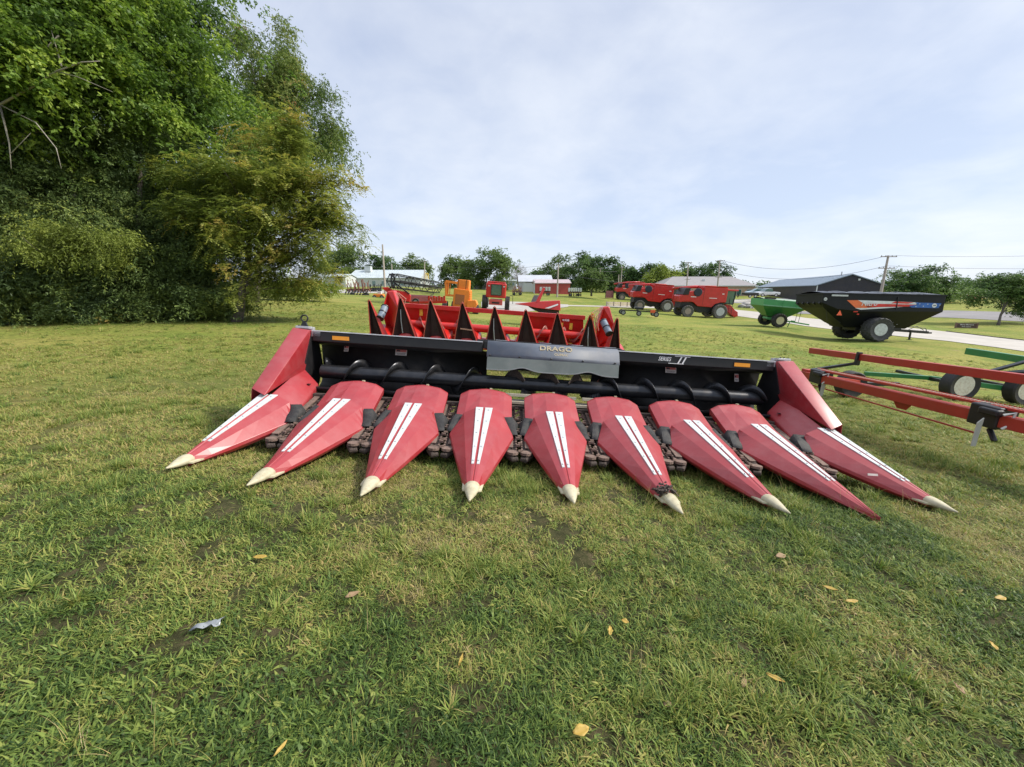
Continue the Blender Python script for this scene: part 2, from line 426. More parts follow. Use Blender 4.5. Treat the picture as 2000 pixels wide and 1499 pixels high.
# ------------------------------------------------------------------ the big corn head in front
HD = thing('corn_header', 'long red and black corn header on the near grass, pointed snouts towards the viewer', 'corn header', HM)
lerp = lambda a, b, t: a + (b - a) * t
def poly_at(y):
    """half section of a snout at local y: (x, z) from edge to ridge"""
    t = (y + 0.50) / (-1.72 + 0.50)
    zt, wt = lerp(.462, .075, t), lerp(.088, .017, t)
    wf, zf = lerp(.218, .043, t), lerp(.398, .064, t)
    if y > -0.74:
        k = (y + 0.50) / (-0.24); w, ze = lerp(.226, .328, k), lerp(.365, .225, k)
    else:
        k = (y + 0.74) / (-0.98); w, ze = lerp(.328, .054, k), lerp(.225, .026, k)
    wf = min(wf, w * .97)
    return w, ze, wf, zf, wt, zt
tipfix = [(-.142, .315), (-.123, .07), (-.037, -.004), (-.02, .006), (-.001, .06), (.023, -.022), (.154, .082), (.161, .127), (.232, .289)]
def mk_snout(i):
    side = -1 if i == 0 else 1 if i == 8 else 0
    fx, fy = tipfix[i]
    xc = (i - 4) * .762
    endy = -1.92 if i == 7 else -1.72
    def W(p):
        s = max(0, (-.50 - p[1]) / 1.42)
        return Vector((xc + p[0] + fx * s, p[1] + fy * s, p[2]))
    ys = [-.50, -.56, -.64, -.71, -.75, -.82, -.95, -1.15, -1.35, -1.55, -1.68, endy]
    rings = []
    for y in ys:
        w, ze, wf, zf, wt, zt = poly_at(y)
        g = 0.006
        skirt = .075 * min(1, w / .2 + .15)
        L = [(-w + .03, ze - skirt), (-w - .004, ze - skirt * .45), (-w, ze), (-wf, zf), (-wt, zt), (-g, zt + .003)]
        Rr = [(g, zt + .003), (wt, zt), (wf, zf), (w, ze), (w + .004, ze - skirt * .45), (w - .03, ze - skirt)]
        if side == -1: L = [(-wt - .045, ze - skirt), (-wt - .048, ze - skirt * .45), (-wt - .045, ze + .3 * (zt - ze)), (-wt - .03, zt - .03), (-wt, zt), (-g, zt + .003)]
        if side == 1: Rr = [(g, zt + .003), (wt, zt), (wt + .03, zt - .03), (wt + .045, ze + .3 * (zt - ze)), (wt + .048, ze - skirt * .45), (wt + .045, ze - skirt)]
        rings.append([W((a, y, b)) for a, b in L + [(0, zt - .006)] + Rr])
    mb = MB().loft(rings, True, True)
    sn = mb.build('snout', RED, HD, bevel=0.003)
    if i == 7: sn['label'] = 'snout without its cream cap, ending in a bare red point'
    # white wear strips
    for sg in (-1, 1):
        q = MB(); rr = []
        for y in (-.495, -.75, -1.0, -1.25, -1.47):
            w, ze, wf, zf, wt, zt = poly_at(y)
            rr.append([W((sg * .012, y, zt + .006)), W((sg * (wt + .002), y, zt + .006)), W((sg * (wt + .002), y, zt - .002)), W((sg * .012, y, zt - .002))])
        q.loft(rr, True, True); q.mat(1); b = q
        for y in (-.55, -.78, -1.0, -1.22, -1.43):
            wt, zt = poly_at(y)[4:]
            b.lathe([(0.0075, 0), (0.0075, .004), (.004, .007)], W((sg * (.012 + wt) / 2, y, zt + .006)), 'z', 8)
        q.build('wear_strip', [WHITE, STEEL], sn)
    # cap
    if i != 7:
        c = MB(); rr = []
        for k, (y, a, zc, b) in enumerate([(-1.685, .056, .050, .040), (-1.70, .061, .048, .042), (-1.75, .056, .044, .037), (-1.81, .042, .036, .028), (-1.865, .024, .03, .018), (-1.925, .005, .028, .006)]):
            rr.append([W((a * math.cos(t), y, zc + b * max(-.75, math.sin(t)))) for t in [2 * math.pi * j / 14 for j in range(14)]])
        c.loft(rr)
        for sg in (-1, 1): c.prism([W((sg * .05, -1.60, .045)), W((sg * .085, -1.62, .03)), W((sg * .075, -1.74, .025)), W((sg * .05, -1.76, .03))], (0, 0, .012))
        c.build('snout_tip', CREAM, HD, smooth='auto')
    # hood behind the snout
    if not side:
        rings = []
        for y, k in ((-.74, 0), (-.4, .46), (-.15, .8), (-.03, .975), (0.0, 1.0), (.012, 1.0)):
            dz = -.02 if y > 0 else 0
            pts = [(-.296, lerp(.125, .47, k), 1), (-.302, lerp(.185, .535, k), 0), (-.21, lerp(.225, .582, k), 0), (-.062, lerp(.300, .602, k), 0), (0, lerp(.303, .606, k), 0)]
            full = pts + [(-a, b, c) for a, b, c in pts[-2::-1]]
            rings.append([Vector((xc + a * (1 - (.02 if y >= 0 else 0)), y - .03 * abs(a) / .3, b + dz)) for a, b, c in full])
        hd = MB().loft(rings, False, False).add([], []); 
        hd.build('hood', RED, HD, solid=0.012, bevel=.004)
        hb = MB().box((xc + .05, .006, .603), (.028, .03, .03)).build('hood_latch', CREAM, HD)
    # rubber flaps beside the snout
    for sg in (-1, 1):
        if sg == side: continue
        q = MB(); rr = []
        for k in range(5):
            f = k / 4
            rr.append([Vector((xc + sg * lerp(.195, .292, f), lerp(-.47, -.72, f), lerp(.365, .235, f))),
                       Vector((xc + sg * lerp(.31, .368, f), lerp(-.44, -.69, f), lerp(.368, .235, f))),
                       Vector((xc + sg * lerp(.375, .370, f), lerp(-.47, -.71, f), lerp(.300, .165, f)))])
        q.loft(rr, False, False).build('rubber_flap', RUBBER, HD, smooth='auto', solid=0.008)
for i in range(9): mk_snout(i)
# clump of dried mud and stalks caught on the sixth snout
q = MB(); rs = random.Random(5)
for k in range(46):
    fx, fy = tipfix[5]; y = rs.uniform(-1.70, -1.56); a = rs.uniform(-1.2, 1.2)
    c = Vector((.762 + fx * .85 + .072 * math.sin(a), y + fy * .8, .05 + .06 * math.cos(a)))
    d = Vector((rs.uniform(-1, 1), rs.uniform(-.5, .5), rs.uniform(-.4, .4))).normalized() * rs.uniform(.02, .05)
    q.tube([c - d, c, c + d + Vector((0, 0, -.01))], rs.uniform(.004, .012), 5)
tag(q.build('dried_mud', RUST, HD), None, None)['label'] = 'dried mud and stalk bits stuck near the tip of the sixth snout'

# row units between the snouts
for j in range(8):
    xc = (j - 3.5) * .762
    q = MB()
    def zz(y): return lerp(.40, .105, (0.06 - y) / 1.1)
    for sg in (-1, 1):
        q.bar((xc + sg * .062, .06, zz(.06) - .03), (xc + sg * .055, -.98, zz(-.98) - .03), .062, .05)
        q.bar((xc + sg * .15, .10, zz(.1) - .09), (xc + sg * .15, -.62, zz(-.62) - .09), .06, .06)
        q.tube([(xc + sg * .105, -.84, zz(-.84) - .03), (xc + sg * .11, -.96, zz(-.96) - .03), (xc + sg * .06, -1.04, zz(-1.04) - .03), (xc + sg * .015, -1.02, zz(-1.02) - .03)], [.04, .034, .03, .025], 8)
        for k in range(3): q.box((xc + sg * .12, -.05 - k * .27, zz(-.05 - k * .27) - .015), (.06, .16, .02))
    q.bar((xc - .2, .02, .40), (xc + .2, .02, .40), .09, .05)
    q.bar((xc - .2, -.28, .30), (xc + .2, -.28, .30), .05, .04)
    ru = q.build('row_unit', RUST, HD, bevel=.006)
    q = MB()
    for sg in (-1, 1):
        # gathering chain: links with lugs
        for k in range(22):
            y = .02 - k * .047
            q.box((xc + sg * .028, y, zz(y) + .010), (.014, .036, .012))
            if k % 3 == (0 if sg > 0 else 1):
                q.prism([(xc + sg * .03, y - .014, zz(y) + .014), (xc - sg * .012, y - .03, zz(y) + .014), (xc - sg * .012, y - .014, zz(y) + .014), (xc + sg * .03, y + .014, zz(y) + .014)], (0, 0, .02))
        q.lathe([(.055, -.012), (.055, .012)], (xc + sg * .065, -.99, zz(-.99) + .012), 'z', 12)
    q.build('gathering_chain', RUSTL, ru)
    q = MB()
    for sg in (-1, 1): q.bar((xc + sg * .100, .05, zz(.05) + .012), (xc + sg * .090, -.90, zz(-.90) + .012), .062, .012)
    for y in (-.1, -.42, -.7): q.lathe([(.02, 0), (.02, .02)], (xc + .095, y, zz(y) + .018), 'z', 8)
    q.build('deck_plate', RUSTL, ru)

# trough, beam, auger
def sheet(x0, x1, prof):
    return MB().loft([[Vector((x0, y, z)) for y, z in prof], [Vector((x1, y, z)) for y, z in prof]], False, False)
pf = [(.50, 1.04), (.74, .98), (.80, .70), (.76, .47), (.62, .37), (.42, .34), (.22, .40), (.10, .47)]
sheet(-3.07, -.80, pf).build('back_sheet', SOOT, HD, smooth='auto', solid=.012)
sheet(.68, 3.07, pf).build('back_sheet', SOOT, HD, smooth='auto', solid=.012)
sheet(-.80, .68, [(.50, 1.04), (.74, .98), (.78, .80)]).build('back_sheet', BLACK, HD, solid=.012)
sheet(-.80, .68, [(.62, .37), (.42, .34), (.22, .40), (.10, .47)]).build('trough_floor', BLACK, HD, solid=.012)
for x, w in ((-1.965, 2.21), (1.985, 2.17)): MB().box((x, .535, 1.095), (w, .15, .13)).build('top_beam', BLACK, HD, bevel=.012)
q = MB().box((.04, .60, 1.13), (1.80, .12, .10)).box((.04, .74, 1.185), (1.98, .20, .03))
for sg in (-1, 1): q.prism([(sg * .90 + .04, .46, 1.16), (sg * 1.06 + .04, .46, 1.16), (sg * .90 + .04, .46, 1.2)], (0, .14, 0))
q.build('centre_beam', BLACK, HD, bevel=.006)
for x in (-.62, -.02, .42, .88): MB().box((x, .74, 1.204), (.16, .15, .006)).build('beam_pad', STEEL, HD)
for x, w in ((-1.965, 2.2), (1.985, 2.16)): MB().box((x, .530, 1.1665), (w, .172, .012)).build('beam_cap', paint('beam_edge_highlight', (.56, .58, .61), .5, .1, .2, 6), HD)  # pale grey paints in the highlight along the beam's top edge
for x in (-2.70, 2.62):
    MB().box((x, .455, 1.09), (.215, .006, .050)).build('amber_reflector', ORANGE, HD)
    MB().box((x, .458, 1.09), (.235, .006, .068)).build('reflector_backing', paint('black_rubber_pad', (.015, .012, .012), .7), HD)
LBL = paint('faded_label', (.46, .40, .38), .6, 0, .15, 30)
LBLR = paint('faded_red_label', (.42, .10, .09), .6, 0, .2, 30)
def decal(x, y, z, w, h, rx, lab):
    rot = Matrix.Rotation(rx, 4, 'X')
    o = MB().box((0, 0, 0), (w, .004, h)).build('warning_label', LBL, HD); o.matrix_basis = Matrix.Translation((x, y, z)) @ rot
    o['label'] = lab
    r = MB().box((0, -.003, h * .18), (w * .9, .002, h * .42)).build('red_band', LBLR, o)
    b = MB().box((-w * .25, -.005, h * .12), (w * .3, .002, h * .2)).box((0, -.003, -h * .22), (w * .8, .002, h * .05)).box((0, -.003, -h * .35), (w * .7, .002, h * .05)).build('print', BLACK, o)
decal(-1.98, .70, .955, .155, .10, R(-14), 'small grey and red warning label on the left back sheet')
decal(-2.72, .70, .96, .06, .10, R(-14), 'narrow upright warning label below the left reflector')
decal(1.77, .70, .955, .155, .10, R(-14), 'small grey and red warning label below the series lettering')
decal(2.72, .70, .90, .06, .11, R(-14), 'narrow upright warning label below the right reflector')
FW = paint('white_print', (.75, .75, .75), .5)
front = basis((1, 0, 0), (0, -1, 0))
text('series_lettering', 'SERIES', .075, FW, HD, (1.56, .455, 1.10), front, .001, .25, .001, .82)
q = MB()
for k in (0, 1): q.prism([(1.735 + k * .06, .455, 1.05), (1.755 + k * .06, .455, 1.05), (1.80 + k * .06, .455, 1.145), (1.78 + k * .06, .455, 1.145)], (0, -.003, 0))
q.box((1.80, .4535, 1.147), (.21, .003, .008)).box((1.72, .4535, 1.049), (.21, .003, .008))
q.build('roman_numeral', FW, HD)
# deflector in the middle
DB = paint('blue_black_plate', (.10, .115, .145), .55, .0, .2, 3, dirt=.2, dirtc=(.25, .22, .2))
DG = paint('grey_smoked_plate', (.15, .175, .165), .4, .1, .25, 2, dirt=.25, dirtc=(.3, .3, .28))
q = sheet(-.80, .92, [(.50, 1.185), (.43, 1.178), (.375, 1.13), (.325, 1.03), (.305, .985)])
q.build('deflector_plate', DB, HD, smooth='auto', solid=.006)
rings = [[], []]
xs = [-.79 + k * 1.70 / 48 for k in range(49)]
for x in xs:
    f = (x + .79) / 1.70
    w = .045 * (math.exp(-((f - .27) / .075) ** 2) + math.exp(-((f - .77) / .08) ** 2))
    rings[0].append(Vector((x, .300, .985))); rings[1].append(Vector((x, .286 + w * .1, .825 + w)))
MB().loft(rings, False, False).build('deflector_skirt', DG, HD, solid=.006)
q = MB(); q2 = MB()
for k in range(48):
    for z0, z1, y in ((0, .012, .280),): 
        a, b = rings[1][k], rings[1][k + 1]; q.bar(a + Vector((0, -.004, .002)), b + Vector((0, -.004, .002)), .012, .012)
q.build('skirt_edge', paint('edge_trim', (.3, .31, .31), .4, .4), HD)
for x in (-.76, -.38, .03, .44, .86): MB().lathe([(.012, 0), (.012, -.010), (.006, -.014)], (x, .308, 1.005), 'y', 10).build('bolt', BLACK, HD)
q = MB().bar((-.52, .318, 1.008), (-.26, .318, 1.008), .004, .012).bar((.28, .318, 1.008), (.56, .318, 1.008), .004, .012).bar((-.79, .303, .978), (.91, .303, .978), .006, .008)
q.build('plate_scratches', paint('worn_pale_metal', (.45, .42, .40), .45, .3), HD)
slope = basis((1, 0, 0), (0, -.42, .30))
BEIGE = paint('beige_print', (.40, .34, .22), .5, 0, .3, 60)
dl = text('maker_lettering', 'DRAGO', .09, BEIGE, HD, (.09, .372, 1.135), basis((1, 0, 0), (0, -.80, .42)), .003, 0, .002, 1.3, 1.05)
text('small_lettering', 'OLIMAC', .045, BEIGE, HD, (.16, .340, 1.066), basis((1, 0, 0), (0, -.9, .42)), .0015, 0, .001, 1.1)
# auger: tube and flighting of both hands
AY, AZ, AR, FR = .44, .65, .088, .185
q = MB().lathe([(AR, -2.92), (AR, 2.92)], (0, AY, AZ), 'x', 26)
au = q.build('auger_tube', DKSTEEL, HD, smooth='auto')
def flight(x0, x1, turns, ph, hand, R0=AR, R1=FR):
    n = int(26 * turns) + 1; r = []
    for k in range(n):
        f = k / (n - 1); t = ph + hand * 2 * math.pi * turns * f; x = lerp(x0, x1, f)
        c, s_ = math.cos(t), math.sin(t)
        r.append([Vector((x, AY + R0 * c, AZ + R0 * s_)), Vector((x, AY + R1 * c, AZ + R1 * s_))])
    return MB().loft(r, False, False)
xl0 = -2.75; pitch = .49
def top_phase(x, hand): return math.pi / 2 - hand * 2 * math.pi * (x - xl0) / pitch
flight(-2.90, -.72, 2.18 / pitch, math.pi / 2 + 2 * math.pi * (-1.936 + 2.90) / pitch, -1).build('left_flighting', DKSTEEL, au, smooth='auto', solid=.007)
flight(.72, 2.90, 2.18 / pitch, math.pi / 2 - 2 * math.pi * (1.79 - .72) / pitch, 1).build('right_flighting', DKSTEEL, au, smooth='auto', solid=.007)
for x, s in ((-.42, 1), (.02, 1), (.40, -1), (.02, 0)):
    if s == 0: continue
    q = MB(); r = []
    for k in range(11):
        t = R(20 + 14 * k); r.append([Vector((x + s * .22 * (k / 10 - .5), AY + AR * math.cos(t), AZ + AR * math.sin(t))), Vector((x + s * .26 * (k / 10 - .5), AY + FR * math.cos(t), AZ + FR * math.sin(t)))])
    q.loft(r, False, False).build('feeder_paddle', RUST, au, solid=.008)
    q = MB(); r = []
    for k in range(9):
        t = R(215 + 13 * k); r.append([Vector((x + .2 + s * .2 * (k / 8 - .5), AY + AR * math.cos(t), AZ + AR * math.sin(t))), Vector((x + .2 + s * .22 * (k / 8 - .5), AY + FR * math.cos(t), AZ + FR * math.sin(t)))])
    q.loft(r, False, False).build('feeder_paddle', DKSTEEL, au, solid=.008)
q = MB()
for x0, x1 in ((-.58, -.14), (.0, .36), (.44, .74)): q.bar((x0, .155, .535), (x1, .155, .535), .03, .035)
q.bar((-.62, .07, .455), (.80, .07, .455), .05, .03)
q.build('stripper_bar', paint('pale_steel', (.46, .42, .33), .6, .2, .15, 9, dirt=.4), HD)
for x0, x1 in ((-3.0, -.70), (.80, 3.0)): MB().bar((x0, .10, .485), (x1, .10, .485), .03, .02).build('trough_lip', DKSTEEL, HD)
# end dividers
for sg in (-1, 1):
    m = lambda x, y, z: Vector((sg * x, y, z))
    TLo, TRi = m(3.30, .44, 1.185), m(3.085, .43, 1.168)
    BLo, BRi = m(3.215, -.52, .525), m(3.055, -.57, .468)
    TLb, TRb = m(3.30, .60, 1.16), m(3.085, .60, 1.15)
    MI = m(3.10, .40, .78); CI = m(3.045, .24, .672); CF = m(3.045, -.10, .60)
    q = MB()
    q.face(TLo, TRi, BRi, BLo)                       # sloping front
    q.face(TLo, TLb, TRb, TRi)                       # cap
    q.face(TRi, TRb, m(3.10, .60, .75), MI)          # inner, upper
    q.face(TRi, MI, CI, CF, BRi)                     # inner, lower
    q.face(TLo, BLo, m(3.235, -.52, .15), m(3.31, .60, .15), TLb)   # outer
    q.face(TLb, m(3.31, .60, .15), m(3.10, .60, .15), m(3.10, .60, .75), TRb)
    e = q.build('end_divider', RED, HD, smooth='auto', bevel=.012, solid=.006)
    # lower fender joining the divider to the end hood
    I1, I2, I3 = m(2.845, .16, .515), m(2.775, -.50, .262), m(2.765, -.74, .19)
    q = MB().face(CI, I1, I2, m(3.05, -.57, .42), CF).face(m(3.05, -.57, .42), I2, I3, m(3.05, -.74, .30))
    q.face(I1, m(2.845, .16, .44), m(2.775, -.50, .19), I2).face(CI, m(3.06, .32, .45), m(2.845, .16, .44), I1)
    q.build('fender', RED, HD, smooth='auto', solid=.01, bevel=.006)
    o = MB().lathe([(.022, 0), (.022, .006)], m(2.885, .02, .528), 'z', 14).build('slot', BLACK, HD); 
    q = MB().box(m(3.19, .50, 1.20), (.17, .10, .03)).box(m(3.02, .52, 1.125), (.12, .12, .07)).box(m(3.19, .56, 1.185), (.20, .06, .05))
    q.build('hinge_plate', STEEL, HD, bevel=.004)
    for dx in (-.05, 0, .05): MB().lathe([(.011, 0), (.011, .014)], m(3.19 + dx, .47, 1.215), 'z', 8).build('bolt', DKSTEEL, HD)
    MB().loft([[m(3.075, .46, 1.13), m(3.075, .64, 1.10), m(3.075, .80, .7), m(3.075, .62, .30), m(3.075, .1, .38), m(3.075, .30, .70)], [m(3.10, .46, 1.13), m(3.10, .64, 1.10), m(3.10, .80, .7), m(3.10, .62, .30), m(3.10, .1, .38), m(3.10, .30, .70)]]).build('end_plate', BLACK, HD)
# lifting eye on the left end
q = MB(); c = Vector((-3.20, .53, 1.315))
q.tube([c + Vector((.042 * math.cos(t), 0, .042 * math.sin(t))) for t in [2 * math.pi * k / 20 for k in range(21)]], .010, 8)
q.prism([(-3.245, .515, 1.215), (-3.155, .515, 1.215), (-3.185, .515, 1.275), (-3.215, .515, 1.275)], (0, .03, 0))
q.build('lifting_eye', BLACK, HD)
# stand feet under the frame
q = MB()
for x in (-2.6, 2.6): q.box((x, .65, .15), (.12, .12, .44)); q.box((x, .65, -.05), (.3, .25, .04))
q.bar((-3.0, .70, .33), (3.0, .70, .33), .12, .12)
q.build('rear_frame', BLACK, HD)
MB().box((2.98, -1.17, .17), (.10, .004, .02), Matrix.Rotation(R(-20), 3, 'X')).build('small_badge', LBL, HD)
# ------------------------------------------------------------------ wheels and machines
def wheel(parent, c, Rr, Wd, rim, tm, rmt, side=-1, lugs=18, ax='y', hub=DKSTEEL, name='wheel', n=32):
    c = Vector(c); h = Wd / 2
    q = MB().lathe([(rim, -h * .8), (Rr * .90, -h), (Rr * .97, -h * .8), (Rr * .97, h * .8), (Rr * .90, h), (rim, h * .8), (rim * .96, 0)], c, ax, n, True)
    def pt(r, t, o): 
        return c + (Vector((r * math.cos(t), o, r * math.sin(t))) if ax == 'y' else Vector((o, r * math.cos(t), r * math.sin(t))))
    for k in range(lugs):
        t = 2 * math.pi * k / lugs; dt = 2 * math.pi / lugs
        for sg in (-1, 1):
            tt = t + (dt / 2 if sg > 0 else 0)
            q.bar(pt(Rr * .975, tt, sg * .02), pt(Rr * .955, tt + dt * .75, sg * h * .98), Rr * .075, Rr * .07, up=pt(1, tt, 0) - c)
    w = q.build(name, tm, parent, smooth='auto')
    s = side
    q = MB().lathe([(rim * 1.0, s * h * .8), (rim * .9, s * h * .78), (rim * .82, s * h * .35), (rim * .45, s * h * .15), (rim * .4, s * h * .3), (.01, s * h * .3)], c, ax, 26)
    r = q.build('rim', rmt, w, smooth='auto')
    q = MB().lathe([(rim * .28, s * h * .3), (rim * .26, s * h * .45), (.01, s * h * .47)], c, ax, 12)
    for k in range(8):
        t = 2 * math.pi * k / 8; q.lathe([(rim * .05, 0), (rim * .05, s * .03)], pt(rim * .36, t, s * h * .3), ax, 6)
    r2 = q.build('hub', hub, w)
    return w
GLASS = paint('cab_glass', (.05, .13, .12), .06, 0, .1, 2, coat=1.0, spec=1.0)
LRIM = paint('light_grey_rim', (.50, .52, .56), .4, .2, .1, 5, dirt=.2)
CRIM = paint('cream_rim', (.66, .62, .42), .5, 0, .08, 5, dirt=.3)
MUD = paint('muddy_rim', (.34, .28, .25), .8, 0, .2, 6, dirt=.5)
def combine(M, label, grp, auger=True, ladder=True):
    t = thing('combine_harvester', label, 'combine harvester', M, grp)
    Y = 1.35
    for s in (-1, 1):
        up = [(-.4, 4.12), (-.4, 3.62), (-1.9, 3.55), (-2.5, 3.45), (-2.85, 3.0), (-3.62, 2.85), (-3.66, 2.2), (-3.45, 1.95), (-2.95, 2.12), (-2.3, 2.2), (-1.6, 2.02), (-1.0, 1.55), (.95, 1.48), (1.4, 1.95), (2.1, 2.22), (2.82, 2.25), (2.82, 4.1)]
        MB().prism([(x, s * Y, z) for x, z in up], (0, -s * .12, 0)).build('side_panel', RED2, t, bevel=.05)
    MB().prism([(x, -Y + .1, z) for x, z in [(2.8, 2.2), (2.8, 4.2), (-.4, 4.2), (-.4, 3.6), (-2.6, 3.4), (-3.5, 2.8), (-3.5, 2.0)]], (0, 2 * Y - .2, 0)).build('body', RED2, t, bevel=.06)
    q = MB().box((1.2, 0, 4.22), (3.1, 2.5, .22)); q.prism([(-.4, -1.2, 4.1), (2.8, -1.2, 4.1), (2.6, -1.35, 4.32), (-.2, -1.35, 4.32)], (0, 2.6, 0)).build('grain_tank', RED2, t)
    MB().prism([(x, -1.0, z) for x, z in [(-3.3, 1.2), (-3.2, 2.2), (2.6, 2.3), (2.9, 1.1), (1.2, .85), (.6, .65), (.1, .8), (-.3, .62), (-.8, .75), (-1.4, 1.3), (-2.6, 1.3)]], (0, 2.0, 0)).build('underframe', BLACK, t)
    MB().prism([(x, -1.42, z) for x, z in [(-3.3, 3.0), (-2.5, 3.0), (-2.3, 3.95), (-3.0, 3.9)]], (0, 2.6, 0)).build('rear_hood', BLACK, t, bevel=.04)
    q = MB().lathe([(.56, 0), (.56, -.10), (.46, -.13), (.01, -.13)], (-1.25, -Y - .0, 3.42), 'y', 24)
    q.build('rotary_screen', paint('screen_mesh', (.02, .025, .04), .6), t)
    MB().box((-.38, -Y - .003, 2.9), (.03, .01, 2.3)).build('panel_seam', BLACK, t)
    for x, z, w, h in ((-1.75, 2.78, .75, .11), (.95, 2.72, 1.05, .09), (2.25, 3.35, .3, .13)): MB().box((x, -Y - .01, z), (w, .01, h)).build('white_lettering_band', paint('white_print2', (.7, .66, .66), .5), t)
    c = MB().prism([(x, -.85, z) for x, z in [(2.9, 2.05), (4.05, 2.05), (4.3, 3.0), (4.15, 3.8), (2.9, 3.8)]], (0, 1.7, 0)).build('cab', GLASS, t, bevel=.04)
    q = MB()
    for x in (2.93, 4.1):
        for s in (-1, 1): q.bar((x, s * .86, 2.05), (x + (.08 if x > 3 else 0), s * .86, 3.8), .09, .09)
    for s in (-1, 1): q.bar((2.9, s * .86, 2.05), (4.1, s * .86, 2.05), .1, .12)
    q.build('cab_frame', BLACK, c)
    MB().box((3.6, 0, 3.92), (1.75, 1.95, .20)).build('cab_roof', RED2, c, bevel=.06)
    q = MB().bar((4.3, -1.25, 3.5), (4.05, -.9, 3.75), .03, .03).box((4.32, -1.3, 3.25), (.05, .22, .5)); q.build('mirror', BLACK, c)
    MB().prism([(x, -.7, z) for x, z in [(3.0, 2.0), (3.0, 1.3), (4.75, .25), (5.2, .4), (5.05, 1.0), (4.6, 1.25), (3.9, 1.9)]], (0, 1.4, 0)).build('feeder_house', RED2, t, bevel=.03)
    if ladder:
        q = MB()
        for k in range(6): q.bar((3.3, -1.5, .6 + k * .28), (3.75, -1.5, .6 + k * .28), .1, .03)
        for x in (3.3, 3.75): q.bar((x, -1.5, .5), (x, -1.3, 2.8), .04, .04)
        q.build('ladder', BLACK, t)
    if auger:
        MB().tube([(2.2, .9, 4.25), (-.8, 1.0, 4.15), (-3.9, 1.15, 3.75)], .19, 12).build('unloading_auger', RED2, t, smooth=True)
    for s in (-1, 1):
        wheel(t, (2.02, s * 1.62, .97), .97, .66, .56, DRUBBER, LRIM, s, 20)
        wheel(t, (-2.3, s * 1.45, .80), .80, .50, .42, DRUBBER, MUD, s, 18)
    return t
def mount(o, px, py, yaw, sc=1.0, Z=None, tilt=True, span=1.5):
    g = G(px, py) if Z is None else P(px, py, Z)
    o.matrix_basis = seat(g, yaw, span, 0, tilt) @ Matrix.Scale(sc, 4)
    return o
c1 = combine(None, 'largest red combine harvester, its green-tinted cab at the right end, beside the green cart', 'red combines')
mount(c1, 1364, 619.5, R(-1), 1.0, 55)
c2 = copy_tree(c1); c2['label'] = 'middle red combine harvester with its unloading auger folded back, above the low black trailer'
mount(c2, 1270, 607, R(-2), 1.0, 64)
c3 = copy_tree(c1); c3['label'] = 'farthest and smallest of the red combines, in front of the pale gabled house'
mount(c3, 1230, 587, R(-3), 1.0, 93)
